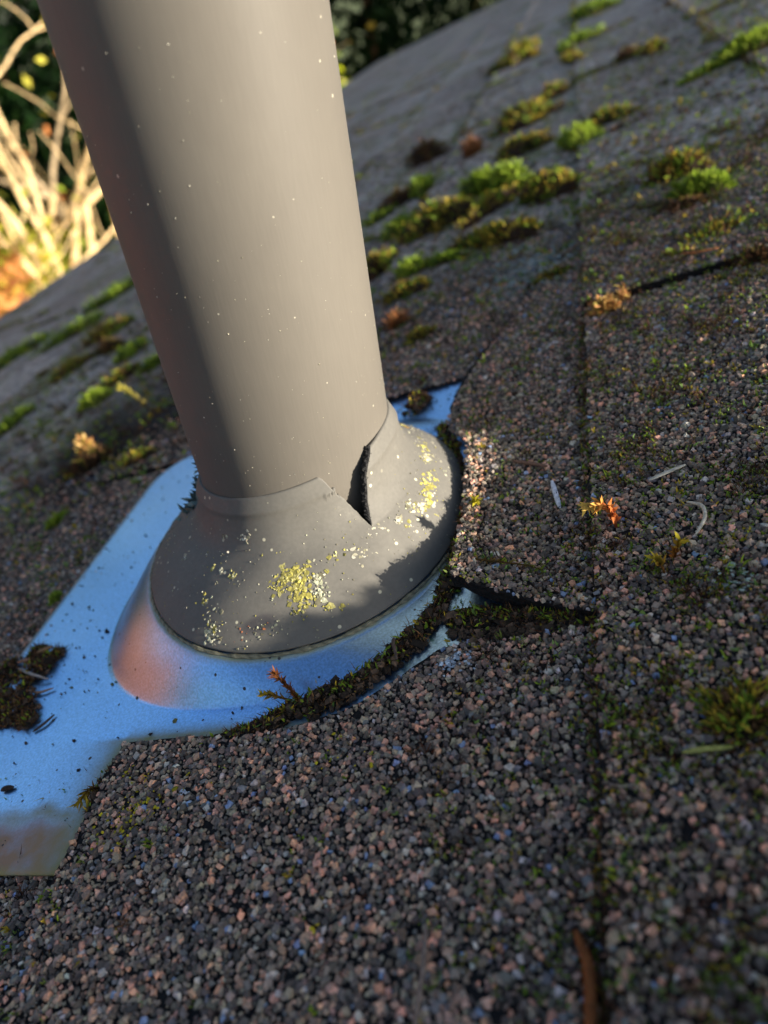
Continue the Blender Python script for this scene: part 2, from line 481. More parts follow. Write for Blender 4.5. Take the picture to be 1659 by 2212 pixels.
# ------------------------------------------------------------------ shingles (each tab a part of the roof, its stones a sub-part)
EXPO, STEP, THICK = 127.0, 3.0, 3.3
def butt(k): return -34.6+EXPO*k
def top_generic(u, k): return 1.0-STEP*(u-butt(k))/132.0

def slab(name, uL, uR, vN, vF, top, nu=5, nv=8, thick=THICK, rag=0.0, tpow=1.0, seed=0):
    """a shingle between u = uL(v)..uR(v) and v = vN(u)..vF(u)"""
    f = lambda q: q if callable(q) else (lambda x, q=q: np.full_like(np.asarray(x, float), q))
    uL, uR, vN, vF = map(f, (uL, uR, vN, vF))
    a = np.linspace(0, 1, nu)[:, None]; s = np.linspace(0, 1, nv)[None]
    t = 1-(1-s)**tpow
    um = .5*(uL(0.)+uR(0.))
    vc = vN(um)+(vF(um)-vN(um))*t+a*0
    U = uL(vc)+(uR(vc)-uL(vc))*a
    Vv = vN(U)+(vF(U)-vN(U))*t
    if rag:
        U = U-rag*(wob(Vv, U*0, 3.1, seed)+.5*wob(Vv, U*0, .9, seed+2))*(1-a)
        Vv = Vv+rag*(wob(U, U*0, 3.3, seed+5)+.5*wob(U, U*0, 1.1, seed+7))*(np.maximum(0, 1-t*8)+np.maximum(0, 1-(1-t)*8))
    n = top(U, Vv)
    T = RP(U, Vv, n).reshape(-1, 3); Bt = RP(U, Vv, n-thick).reshape(-1, 3)
    N = nu*nv
    G = grid_faces(nu, nv)
    F = [G, G[:, ::-1]+N]
    idx = np.arange(N).reshape(nu, nv)
    def side(e): return np.stack([e[:-1], e[1:], e[1:]+N, e[:-1]+N], -1)
    F += [side(idx[0]), side(idx[-1][::-1]), side(idx[:, 0][::-1]), side(idx[:, -1])]
    o = mesh(name, np.concatenate([T, Bt]), [np.concatenate(F)], M['shingle'], roof)
    return o, (uL, uR, vN, vF, top)

def pick_cols(m):
    c = PAL[rng.choice(len(PAL), m, p=PALW)]
    return c*rng.uniform(.7, 1.3, (m, 1))*rng.uniform(.93, 1.07, (m, 3))

def granules(o, fn, box, cell=.95, zmax=415, drop=.06, margin=.28):
    uL, uR, vN, vF, top = fn
    u0, u1, v0, v1 = box
    gu, gv = np.meshgrid(np.arange(u0, u1, cell), np.arange(v0, v1, cell), indexing='ij')
    u = gu.ravel()+rng.uniform(-.62, .62, gu.size)*cell; v = gv.ravel()+rng.uniform(-.62, .62, gu.size)*cell
    ok = (u > uL(v)+.35) & (u < uR(v)) & (v > vN(u)+.35) & (v < vF(u)-.35)
    u, v = u[ok], v[ok]
    P = RP(u, v, top(u, v))
    vis, z = seen(P, margin)
    keep = vis & (z < zmax) & (rng.random(len(u)) > drop + .9*np.clip((z-zmax*.78)/(zmax*.22), 0, 1))
    # worn bald spots
    keep &= ~((wob(u, v, 9, 3.3)+.7*wob(u, v, 2.3, 1.3) > .84) & (rng.random(len(u)) < .6))
    u, v = u[keep], v[keep]
    m = len(u)
    if m == 0: return
    size = np.clip(rng.lognormal(math.log(1.02), .30, m), .5, 1.85)
    P = RP(u, v, top(u, v)+size*.22)
    V, F, c = chips(P, size, pick_cols(m), RN, (.40, .68), .32)
    g = mesh('granules', V, F, M['granule'], o, col=c)
    tag(g, kind='stuff')
    return m

# cut line of the near shingle, following the metal base of the flashing
CUT_U = np.array([-40, -34, -16, 0, 16, 26, 34, 41, 48, 54, 61, 71, 83, 140.])
CUT_V = np.array([-80, -80, -79, -80, -79, -77, -74, -69, -63, -58.5, -57, -58, -57, -56.])
cut = lambda u: np.interp(u, CUT_U, CUT_V)

def top_0a(u, v): return top_generic(u, 0)+1.3*np.clip((v+150)/60, 0, 1)+.35*wob(u, v, 22, .4)
o, fn = slab('shingle', -34.6, 138., -350., cut, top_0a, 60, 60, rag=.5, tpow=2.2, seed=1)
granules(o, fn, (-36, 100, -200, -50))

TAB_V = np.array([-60, -42, -24, -5, 12, 27, 33, 44, 54, 78, 131, 156, 200, 215.])
TAB_U = np.array([57.5, 57, 56, 55, 54, 52.5, 50, 43, 40, 42, 58, 65, 91, 96.])
tabL = lambda v: np.interp(v, TAB_V, TAB_U)
tabN = lambda u: -42-13*np.clip((u-57)/35, -.1, 1.2)
def top_0b(u, v):
    d = u-tabL(v)
    curl = (3.4+1.0*np.exp(-((v+42)/16)**2)+.6*np.exp(-((v-18)/14)**2))*np.exp(-(np.maximum(d, 0)/17)**2)+2.0*np.exp(-(np.maximum(d, 0)/5.5)**2)
    curl = curl*np.clip((50-v)/20, .12, 1)*np.clip((215-v)/60, 0, 1)
    nearlift = 2.0*np.exp(-((v-tabN(u))/14)**2)
    return top_generic(u, 0)+1.6+curl+nearlift+.3*wob(u, v, 25, 2)
o, fn = slab('shingle', tabL, 138., tabN, 214., top_0b, 40, 90, rag=.55, tpow=1.0, seed=4, thick=4.2)
granules(o, fn, (38, 100, -58, 214))

def top_0c(u, v): return top_generic(u, 0)+1.6*np.exp(-np.maximum(v-89, 0)/45)-.6*np.clip((u-20)/40, 0, 1)
o, fn = slab('shingle', -34.6, 136., 89., 392., top_0c, 24, 40, rag=.5, seed=8)
granules(o, fn, (-36, 100, 88, 300))

def top_1a(u, v): return top_generic(u, 1)+1.3+.4*wob(u, v, 40, 5)
o, fn = slab('shingle', 92.4, 265., -186., 117.5, top_1a, 24, 50, rag=1.0, seed=12, thick=5.0)
granules(o, fn, (90, 190, -185, 119), margin=1.2)
def top_1b(u, v): return top_generic(u, 1)+1.2+2.4*np.exp(-np.maximum(v-119, 0)/60)+.3*wob(u, v, 40, 6)
o, fn = slab('shingle', 92.4, 265., 119.5, 424., top_1b, 16, 40, rag=.6, seed=15)
granules(o, fn, (90, 195, 118, 300), margin=.6)

for v0, v1 in ((-216, 86), (90, 392)):
    def top_m1(u, v, v0=v0): return top_generic(u, -1)+.3*wob(u, v, 60, v0)
    o, fn = slab('shingle', -161.6, 6., float(v0), float(v1), top_m1, 20, 40, rag=.5, seed=18)
    granules(o, fn, (-163, -33, max(v0, -200), min(v1, 280)))
for v0, v1 in ((-62, 240), (244, 546)):
    def top_m2(u, v, v0=v0): return top_generic(u, -2)+.3*wob(u, v, 60, v0)
    o, fn = slab('shingle', -288.6, -120., float(v0), float(v1), top_m2, 10, 16, rag=.5, seed=21)
    granules(o, fn, (-290, -160, v0, min(v1, 300)))

done = {0: (-350, 392), 1: (-186, 424), -1: (-216, 392), -2: (-62, 546)}
offs = {-7: 40, -6: 190, -5: 95, -4: 255, -3: 130, -2: 0, -1: 0, 0: 0, 1: 0, 2: 270}
for k in range(-7, 19):
    ub = butt(k)
    lo, hi = done.get(k, (None, None))
    spans = []
    if k <= 2:
        start = hi+3 if hi else -380+offs[k]
        v = start
        while v < 1500:
            spans.append((v, v+297.5)); v += 305
        while v < RAKE_V:
            spans.append((v, min(v+911, RAKE_V))); v += 914
        v = (lo if lo else start)-3
        while v > -1500:
            spans.append((v-911, v)); v -= 914
    else:
        v = -1700+137*(k % 5)
        while v < RAKE_V:
            spans.append((v, min(v+1700, RAKE_V))); v += 1703
    for a, b in spans:
        ph = rng.uniform(0, 9); amp = rng.uniform(.1, .5); dz = rng.uniform(-.3, .5) if k <= 2 else -.4
        tp = lambda u, v, k=k, ph=ph, amp=amp, dz=dz: top_generic(u, k)+dz+amp*wob(u, v, 120, ph)
        slab('shingle', ub+rng.uniform(-1, 1), min(ub+EXPO+38, 2415), float(a), float(b), tp, 3, 6 if b-a < 400 else 9, rag=.4, seed=ph)

# metal edge and gutter along the eave
gu = empty('gutter', RP(EAVE_U-30, 1200, -30), 'pale painted metal gutter along the low edge of the roof', 'gutter')
prof = [(8, -2), (-2, -2), (-2, -6.5), (-58, -20), (-66, -17), (-64, -40), (-30, -88), (6, -88), (6, -7)]
V0 = RP(np.array([p[0] for p in prof])+EAVE_U, -1700, np.array([p[1] for p in prof], float))
nP = len(prof)
V = np.concatenate([V0, V0+np.array([0, 1700+RAKE_V, 0])])
F = np.array([[i, i+1, i+1+nP, i+nP] for i in range(2, nP-1)])
mesh('trough', V, F, M['gutter'], gu)
Vd = RP(np.array([14, -6, -6]) + EAVE_U, -1700, np.array([-3.6, -3.6, -30.]))
V = np.concatenate([Vd, Vd+np.array([0, 1700+RAKE_V, 0])])
mesh('drip_edge', V, np.array([[0, 1, 4, 3], [1, 2, 5, 4]]), M['gutter'], gu)

# ------------------------------------------------------------------ vent pipe
PR = 30.0
pipe = empty('vent_pipe', (0, 0, 0), 'grey plastic plumbing vent pipe standing upright through the roof', 'pipe')
zs = np.array([-40, -20, 0, 10, 20, 30, 40, 55, 70, 90, 110, 140, 180, 230, 290, 298, 300.])
rs = np.full(len(zs), PR); rs[-2] = PR-.1; rs[-1] = PR-.9
an = np.linspace(0, 2*math.pi, 128, endpoint=False)
def revolve(r, z, flip=False):
    V = np.stack([r[None]*np.cos(an)[:, None], r[None]*np.sin(an)[:, None], np.broadcast_to(z, (128, len(z)))], -1).reshape(-1, 3)
    F = grid_faces(128, len(z), True)
    return V, (F[:, ::-1] if flip else F)
V, F = revolve(rs, zs)
mesh('barrel', V, F, M['pipe'], pipe, smooth=True)
V, F = revolve(np.array([PR-.9, PR-3.6, PR-4.0, PR-4.0]), np.array([300, 300, 299.5, -40.]))
mesh('inner_wall', V, F, M['pipe'], pipe, smooth=True)

# ------------------------------------------------------------------ flashing: metal base and rubber collar
flash = empty('pipe_flashing', (0, 0, 0), 'galvanised roof flashing with a split grey rubber collar around the vent pipe', 'flashing')
CA, CB, CXC, CYC, CZ0, CTL = 51.9, 59.2, -.2, -1.0, 10.3, math.tan(math.radians(5.5))
def zlip(az): return 40.3+6.3*np.cos(az)
def rim_at(az, grow=0.0):
    a, b = CA+grow, CB+grow
    rr = a*b/np.sqrt((b*np.cos(az))**2+(a*np.sin(az))**2)
    rx = CXC+rr*np.cos(az); ry = CYC+rr*np.sin(az)
    return rx, ry, CZ0+CTL*rx
def collar_at(az, p):
    az, p = np.broadcast_arrays(np.asarray(az, float), np.asarray(p, float))
    rx, ry, rz = rim_at(az)
    q = np.clip(p/.1, 0, 1); t = np.clip((p-.1)/.9, 0, 1)
    r1 = np.where(p < .1, 30.45+2.5*q, 32.35)
    sx, sy, sz = r1*np.cos(az), r1*np.sin(az), zlip(az)-5.2*q
    e1 = .4*math.exp(-1/.09)
    w = (.40*np.exp(-t/.09)+.60*(1-t**1.5)-e1)/(1-e1)
    return np.stack([sx+(rx-sx)*t, sy+(ry-sy)*t, np.where(p < .1, sz, rz+(sz-rz)*w)], -1)
def collar_frame(az, p):
    P = collar_at(az, p)
    da = collar_at(az+.01, p)-collar_at(az-.01, p); dp = collar_at(az, p+.004)-collar_at(az, np.asarray(p)-.004)
    return P, unit(np.cross(dp, da))

D2R = math.pi/180
AZ_TIP, P_TIP, AZ_L, AZ_R = -42*D2R, .365, -58.5*D2R, -25.5*D2R
N1, N2 = 30, 46
azs = AZ_TIP+np.radians(np.concatenate([np.arange(0, 40, .5), np.arange(40, 335, 1.5), np.arange(335, 360, .4), [360.]]))
NC = len(azs)
TEAR_A = np.radians([-58.2, -56.5, -55, -53.5, -51.5, -49, -47.5, -46, -44.5, -43.5, -42])
TEAR_P = np.array([0, .015, .043, .08, .11, .127, .151, .181, .221, .281, .365])
rows1 = np.linspace(0, 1, N1); rows2 = np.linspace(0, 1, N2)[1:]
grid, thick_w = [], []
for i, a0 in enumerate(azs):
    back = a0-2*math.pi                       # angle as seen from the left flank of the tear
    p0 = 0.0
    if back > AZ_L:
        p0 = float(np.interp(back, TEAR_A, TEAR_P))
        p0 = min(P_TIP, p0*(1+.02*math.sin(back*210))) if back < AZ_TIP-1e-6 else P_TIP
    p = np.concatenate([p0+(P_TIP-p0)*rows1, P_TIP+(1-P_TIP)*rows2])
    dd = a0-AZ_TIP
    k = np.clip(1-p/P_TIP, 0, 1)
    edge_az = np.radians(np.interp(p, [0, .064, .13, .227, .361], [-26, -32, -37, -40, -42]))
    a = a0+(edge_az-AZ_TIP)*max(0.0, 1-dd/(70*D2R))**1.5
    if i < 3: a = a+.012*np.sin(p*60)*k*(1-i/3)
    Pp, Nn = collar_frame(a, p)
    lift = 1.7*np.exp(-(dd/(17*D2R))**2)*np.clip(k*1.6, 0, 1)**.8*(1-.35*k)
    hor = np.stack([np.cos(a), np.sin(a), 0*a], -1)
    Pp = Pp+hor*lift[:, None]
    # slight hand-worn unevenness
    Pp = Pp+Nn*(.25*wob(np.cos(a)*40+p*30, np.sin(a)*40, 14, 1.0)*np.clip(p*3, 0, 1))[:, None]
    grid.append(Pp)
G = np.array(grid); NP = G.shape[1]
V = G.reshape(-1, 3)
F = grid_faces(NC, NP)
# close the ring below the tear: glue last column to first for rows >= N1-1
remap = np.arange(len(V))
for j in range(N1-1, NP): remap[(NC-1)*NP+j] = j
F = remap[F]
F = F[:, ::-1]
azp = np.degrees(np.arctan2(V[:, 1], V[:, 0])); rad = np.hypot(V[:, 0], V[:, 1])
sx, sy = V[:, 0]-1.5, V[:, 1]+54.0
sc = np.clip(1-np.hypot(sx/6.5, (sy-.28*sx)/2.6), 0, 1)
scuff = np.clip(sc*2.2, 0, 1)
col = mesh('rubber_collar', V, [F], M['collar'], flash, smooth=True, attrs={'scuff': scuff})
md = col.modifiers.new('thickness', 'SOLIDIFY'); md.thickness = 1.7*MM; md.offset = -1 
md.use_rim = True
col.data.materials.append(M['torn'])
# torn porous edge of the lifted flap
tp = np.linspace(0, P_TIP*.97, 40)
edge = G[0][:N1]
ins = np.stack([np.interp(np.linspace(0, N1-1.01, 60), np.arange(N1), edge[:, i]) for i in range(3)], -1)
hor = unit(np.stack([ins[:, 0], ins[:, 1], ins[:, 2]*0], -1))
side = np.stack([-hor[:, 1], hor[:, 0], hor[:, 2]*0], -1)
m = len(ins); tt = np.linspace(0, 1, m)
prf = []
for q, (dr, dsd) in enumerate([(-.05, .15), (-.1, -.55), (-.9, -.8), (-1.9, -.5), (-2.0, .6)]):
    jit = (.22*np.sin(tt*90+q*2)+.18*np.sin(tt*171+q)+.12*rng.normal(size=m))[:, None]
    fade = np.clip((1-tt)*4, .15, 1)[:, None]
    prf.append(ins+hor*(dr*fade+jit*.25)+side*(dsd+jit)*fade)
V = np.stack(prf, 1).reshape(-1, 3)
mesh('torn_edge', V, grid_faces(m, 5), M['torn'], flash)

# metal base: raised cone running out into the flat flange
def flange_n(u): return np.interp(u, [-116, -36, 60, 180], [1.0, .25, -.55, -2.2])
def base_uv(az):
    """outline of the cone's foot in roof coordinates"""
    c, s = np.cos(az), np.sin(az)
    e = 2.45
    A = np.where(c < 0, 73.5, 63.0)
    k = (np.abs(c/A)**e+np.abs(s/70.0)**e)**(-1/e)
    return -1.5+k*c, k*s
def base_inside(u, v):
    A = np.where(u < -1.5, 70.0, 59.0)
    return (np.abs((u+1.5)/A)**2.45+np.abs(v/66.5)**2.45) < 1
NA = 360
az = np.linspace(0, 2*math.pi, NA, endpoint=False)
rings, alg, tint = [], [], []
def add_ring(P, a=0.0, f=0.0):
    rings.append(P); alg.append(np.broadcast_to(a, (NA,))); tint.append(np.broadcast_to(f, (NA,)))
bu, bv = base_uv(az)
foot = RP(bu, bv, flange_n(bu)+.05)
# match azimuths of rim to foot directions
raz = np.arctan2(foot[:, 1]-CYC, foot[:, 0]-CXC)
def rimring(grow, dz):
    x, y, z = rim_at(raz, grow); return np.stack([x, y, z+dz], -1)
floorz = lambda P: P
rr0 = rimring(-5.0, 3.2)
add_ring(rimring(-4.0, -1.2))
add_ring(rimring(.2, -1.4), .15)
add_ring(rimring(1.0, -1.3), .85)
add_ring(rimring(1.4, -1.5), .8)
top = rimring(2.0, -2.0)
def above(P, m=.3):
    """never dip under the flange sheet"""
    u = P[:, 0]*CT+P[:, 2]*ST; n = -P[:, 0]*ST+P[:, 2]*CT
    n = np.maximum(n, flange_n(u)+m)
    return RP(u, P[:, 1], n)
for q in np.linspace(0, 1, 22):
    s = q
    P = top+(foot-top)*s
    # straight flank, filleted into the flange
    u = P[:, 0]*CT+P[:, 2]*ST
    nt_ = -top[:, 0]*ST+top[:, 2]*CT
    nf = flange_n(bu)+.05
    h = (1-q)
    hh = (h+.10*np.sin(math.pi*h)) if q < .75 else None
    prof_ = h**1.22+.10*np.sin(math.pi*h)
    n = nf+(nt_-nf)*prof_
    P = above(RP(u, P[:, 1], n), .02+.25*(1-q))
    add_ring(P, .25*max(0, 1-q*9))
ra = np.linspace(0, 2*math.pi, 361)
rx_, ry_, rz_ = rim_at(ra, .35)
V, F = tube(np.stack([rx_, ry_, rz_-1.1], -1), .62+.16*np.sin(ra*23)+.12*np.sin(ra*57+1), 6, cap=False)
mesh('dirt_line', V, F, M['lichen'], flash, col=np.array([.20, .19, .13])*(1+.35*np.sin(np.arange(len(V))*.37))[:, None])
skirt_u, skirt_v = bu+4.0*(bu+1.5)/np.hypot(bu+1.5, bv), bv+4.0*bv/np.hypot(bu+1.5, bv)
add_ring(RP(skirt_u, skirt_v, flange_n(skirt_u)-.25))
V = np.stack(rings, 1).reshape(-1, 3)
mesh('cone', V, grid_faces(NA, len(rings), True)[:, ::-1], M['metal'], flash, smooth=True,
     attrs={'algae_and_reflection': np.stack(alg, 1).ravel(), 'tint': np.stack(tint, 1).ravel()})

vv = np.linspace(-114.5, 92, 150); CR = 22.0
dv = np.clip(np.maximum(-114.5+CR-vv, vv-(92-CR)), 0, CR)
ulo = -114+(CR-np.sqrt(CR**2-dv**2))
aa = np.linspace(0, 1, 190)[:, None]
U = ulo[None]+(185-ulo[None])*aa; Vv = vv[None]+aa*0
n = flange_n(U)+.15*wob(U, Vv, 46, .7)
n = n-1.2*np.clip((-U-60)/55, 0, 1)*np.clip((-Vv-70)/45, 0, 1)
n = np.where(base_inside(U, Vv), n-1.5, n)
a = np.where(U > -38, np.exp(-((Vv+78.5)/3.2)**2)*((Vv < -60) & (U < 60)), 0)
a = np.maximum(a, np.exp(-np.maximum(-37-U, 0)/6.5)*(Vv < -76))
dd_e = np.minimum(np.minimum(Vv+114.5, 92-Vv), U-ulo[None])
a = np.maximum(a, .8*np.exp(-(dd_e/1.6)**2))
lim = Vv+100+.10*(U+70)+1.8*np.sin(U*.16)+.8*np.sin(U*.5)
a = np.maximum(a, .75*np.exp(-((lim-2.2)/2.4)**2)*(U < -34)*np.clip((U+100)/45, .3, 1))  # greenish edge band of the painted brown reflection
a = np.maximum(a, .5*np.clip(wob(U, Vv, 11, 4)-.25, 0, 1)*np.exp(-np.abs(Vv+82)/5)*(U > -36))
refl_mask = 1/(1+np.exp(lim/1.2))*(U < -30)  # mask of the brown reflection painted on the near corner
T = RP(U, Vv, n).reshape(-1, 3); Bm = RP(U, Vv, n-.8).reshape(-1, 3)
idx = np.arange(T.shape[0]).reshape(U.shape); NN = len(T)
sd = lambda e: np.stack([e[:-1], e[1:], e[1:]+NN, e[:-1]+NN], -1)
Fs = [grid_faces(*U.shape), grid_faces(*U.shape)[:, ::-1]+NN, sd(idx[0]), sd(idx[-1][::-1]), sd(idx[:, 0][::-1]), sd(idx[:, -1])]
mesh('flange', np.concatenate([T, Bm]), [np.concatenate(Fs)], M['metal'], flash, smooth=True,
     attrs={'algae_and_reflection': np.tile(a.ravel(), 2), 'tint': np.tile(refl_mask.ravel(), 2)})

# ------------------------------------------------------------------ lichen on the collar
CY = [lin(172, 164, 84), lin(154, 148, 78), lin(184, 178, 116), lin(138, 132, 74)]
CG = [lin(176, 178, 150), lin(150, 150, 128), lin(196, 194, 170), lin(120, 116, 96)]
CW = [lin(178, 174, 152), lin(192, 188, 172), lin(150, 146, 124)]
def lobes(P, N, size, cols):
    """small rounded lichen lobes: squashed 8-sided domes"""
    m = len(P)
    A = unit(np.cross(N, np.array([.21, .13, .95])+0*N)); B = np.cross(N, A)
    an = np.arange(6)/6*2*math.pi
    size = np.broadcast_to(size, (m,))
    r1 = size[:, None]*rng.uniform(.25, .65, (m, 6)); r2 = r1*.62
    ring = lambda r, h: P[:, None]+A[:, None]*(r*np.cos(an))[..., None]+B[:, None]*(r*np.sin(an))[..., None]+N[:, None]*(h[:, None, None] if hasattr(h, 'shape') else h)
    h = size*rng.uniform(.04, .16, m)
    V = np.concatenate([ring(r1, -size*.1), ring(r1*1.02, h*.6), ring(r2, h), (P+N*h[:, None])[:, None]], 1)   # 19 verts
    j = np.arange(6); k = (j+1) % 6
    q = np.concatenate([np.stack([j, k, k+6, j+6], -1), np.stack([j+6, k+6, k+12, j+12], -1)])
    t = np.stack([j+12, k+12, j*0+18], -1)
    i = np.arange(m)[:, None, None]*19
    c = np.repeat(np.asarray(cols)[:, None], 19, 1)
    c = c.copy(); c[:, :6] *= .6
    return V.reshape(-1, 3), [(i+q).reshape(-1, 4), (i+t).reshape(-1, 3)], c.reshape(-1, 3)

def lichen(label, az, p, spread_az, spread_p, count, size, pal, group=None, shape=None, cat='lichen', lift=0.0):
    a = az+rng.normal(size=count)*spread_az*.5; q = p+rng.normal(size=count)*spread_p*.5
    if shape is not None:
        ok = shape(a, q); a, q = a[ok], q[ok]
    P, N = collar_frame(a*D2R, np.clip(q, .11, .985))
    N = unit(N+rng.normal(size=N.shape)*.25)
    cols = np.array([pal[i] for i in rng.integers(0, len(pal), len(P))])*rng.uniform(.8, 1.15, (len(P), 1))
    keep = rng.random(len(P)) < .62
    P, N, cols = P[keep], N[keep], cols[keep]
    V, F, c = lobes(P+N*lift, N, np.clip(rng.lognormal(math.log(size), .35, len(P)), .2, 2.0), cols)
    m2 = max(2, len(P)//3)                   # thin crust bonded to the rubber under the lobes
    P2, N2 = collar_frame((az+rng.normal(size=m2)*spread_az*.42)*D2R, np.clip(p+rng.normal(size=m2)*spread_p*.42, .11, .985))
    cr = lobes(P2-N2*.05, N2, size*2.0*rng.uniform(.7, 1.3, m2), np.array([pal[i] for i in rng.integers(0, len(pal), m2)])*.75)
    cv = cr[0].reshape(m2, 19, 3); ctr = P2[:, None]
    cv = ctr+(cv-ctr)-N2[:, None]*((cv-ctr)*N2[:, None]).sum(-1, keepdims=True)*.75
    V, F, c = merge([(V, F, c), (cv.reshape(-1, 3)+np.repeat(N2, 19, 0)*.04, cr[1], cr[2])])
    o = mesh('lichen_patch', V, F, M['lichen'], base=collar_at(az*D2R, p), col=c)
    return tag(o, label, cat, group or 'lichen on the rubber collar')

lichen('largest bright yellow lichen patch in the middle of the rubber collar', -77.5, .50, 10, .15, 330, .66, CY,
       shape=lambda a, q: ((a+77)/8.5)**2+((q-.5)/.12)**2 < 1.1+.3*np.sin(a*1.3))
lichen('yellow lichen tail hanging below the largest yellow patch on the collar', -74.5, .68, 4, .13, 80, .66, CY)
lichen('upper grey rosette of lichen right of the largest yellow patch', -68.5, .57, 3, .045, 34, .75, CG)
lichen('lower grey rosette of lichen right of the largest yellow patch', -68.5, .68, 3, .06, 44, .8, CG)
lichen('small round yellow lichen on the edge of the shadow on the collar', -67, .80, 1.6, .025, 12, .9, CY)
lichen('tiny yellow lichen inside the shadow on the lower collar', -62.5, .826, 1.2, .02, 8, .7, CY)
lichen('white flaky lichen specks between the yellow patch and the shadow edge', -51, .53, 7, .09, 34, .62, CW)
lichen('pale crumbly lichen patch above the white specks on the collar', -61, .42, 6, .06, 22, .6, CG+CY)
lichen('pale grey lichen just below the pipe, left of centre on the collar', -101, .165, 3.5, .02, 16, .75, CW)
lichen('tiny pale lichen on the shadow line below the pipe', -113.5, .175, 2, .015, 8, .65, CG)
lichen('isolated pale green lichen on the shaded left side of the collar', -134.5, .50, 2.2, .035, 18, .8, CW)
lichen('narrow yellowish lichen standing on the shadow line of the collar', -121.5, .334, 1.4, .035, 12, .75, CY+CG)
lichen('left one of two little yellow lichens above the middle of the collar', -114, .415, 1.8, .025, 12, .75, CY)
lichen('right one of two little lichens above the middle of the collar', -109.5, .415, 1.5, .022, 10, .75, CG)
lichen('small grey yellow lichen tuft left of the largest yellow patch', -102.5, .438, 2.4, .028, 18, .75, CG+CY)
lichen('thin scattered lichen crust left of the largest yellow patch', -97, .49, 7, .05, 26, .55, CG+CY)
lichen('pinkish brown lichen crust low left on the collar', -99, .585, 4, .05, 22, .55, [lin(150, 120, 96), lin(170, 150, 120), lin(120, 104, 84)])
lichen('upper yellow lichen tuft of the row near the left rim of the collar', -110, .69, 1.8, .05, 26, .85, CY+CG)
lichen('middle yellow lichen tuft of the row near the left rim of the collar', -107, .76, 1.8, .05, 26, .8, CY+CG)
lichen('single lichen tuft right of the row near the left rim', -103, .726, 1.8, .025, 12, .8, CG)
lichen('lichen cluster above the lower left rim of the collar', -104.5, .835, 3, .07, 52, .75, CY+CG)
lichen('lowest lichen cluster touching the lower left rim of the collar', -103, .92, 2.6, .06, 34, .65, CG)
lichen('white and rusty crumbs around the dark scuff on the collar', -88.5, .84, 9, .09, 36, .42, CG+[lin(150, 96, 66)])
lichen('highest yellow lichen patch on the sunny right of the collar', 18, .45, 9, .12, 60, .95, CY+CW)
lichen('middle yellow lichen patch beside the raised shingle on the collar', -3, .53, 8, .1, 56, .9, CY)
lichen('lower yellow lichen patch beside the raised shingle on the collar', -9.5, .59, 6, .09, 46, .85, CY+CW)
lichen('dark speckled grey lichen on the right of the collar', -21, .46, 3, .05, 24, .7, CG)
lichen('cream lichen below the dark speckled grey lichen', -19.5, .56, 5, .07, 36, .75, CW+CY)
lichen('round white lichen spot right of the split in the collar', -30.5, .49, 2, .03, 12, .8, CW)
lichen('cream lichen spot near the shadow edge right of the split', -28, .59, 3, .05, 22, .7, CY+CW)
lichen('whitish lichen crumbs at the bottom tip of the split', -42, .42, 4, .06, 34, .6, CW)
lichen('tiny yellow lichen inside the shadow on the right of the collar', -15.5, .73, 1.4, .025, 10, .7, CY)
lichen('orange yellow lichen on the far right shoulder of the collar', 50, .45, 6, .06, 26, .85, CY+[lin(200, 150, 60)])
# dust and crumbs nobody could count
m = 650
a = rng.uniform(-190, 60, m); q = rng.beta(1.3, 1.0, m)*.86+.12
P, N = collar_frame(a*D2R, q)
cols = np.array([(CW+CG+CY[:2])[i] for i in rng.integers(0, 9, m)])*rng.uniform(.6, 1.1, (m, 1))
V, F, c = chips(P+N*.06, np.clip(rng.lognormal(math.log(.26), .4, m), .1, .6), cols, N)
parts = [(V, F, c)]
m = 320
a = rng.uniform(-180, 20, m)*D2R; z = rng.uniform(0, 1, m)**1.4*105+42
P = np.stack([PR*np.cos(a), PR*np.sin(a), z], -1); N = unit(P*np.array([1, 1, 0]))
cols = np.array([CW[i] for i in rng.integers(0, 3, m)])*rng.uniform(.6, 1.1, (m, 1))
parts.append(chips(P, np.clip(rng.lognormal(math.log(.17), .4, m), .08, .45), cols, N))
V, F, c = merge(parts)
tag(mesh('dust_specks', V, F, M['lichen'], base=(0, 0, 40), col=c), 'pale dust specks and crumbs stuck to the pipe and collar', kind='stuff')

# ------------------------------------------------------------------ moss
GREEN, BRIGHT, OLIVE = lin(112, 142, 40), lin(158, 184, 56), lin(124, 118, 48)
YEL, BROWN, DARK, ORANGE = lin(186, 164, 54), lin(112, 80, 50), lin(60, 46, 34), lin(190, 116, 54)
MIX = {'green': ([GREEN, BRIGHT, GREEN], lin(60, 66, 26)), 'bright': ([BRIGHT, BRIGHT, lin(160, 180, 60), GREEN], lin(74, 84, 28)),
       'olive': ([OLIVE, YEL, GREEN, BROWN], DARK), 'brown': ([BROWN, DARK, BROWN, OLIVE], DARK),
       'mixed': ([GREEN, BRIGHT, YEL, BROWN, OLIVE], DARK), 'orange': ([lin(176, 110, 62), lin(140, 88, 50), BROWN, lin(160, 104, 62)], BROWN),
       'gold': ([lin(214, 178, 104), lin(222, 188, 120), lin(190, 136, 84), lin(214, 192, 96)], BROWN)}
def surf_n(u, v):
    k = np.floor((np.asarray(u, float)+34.6)/EXPO)
    return 1.0-STEP*(np.asarray(u, float)-(-34.6+EXPO*k))/132.0

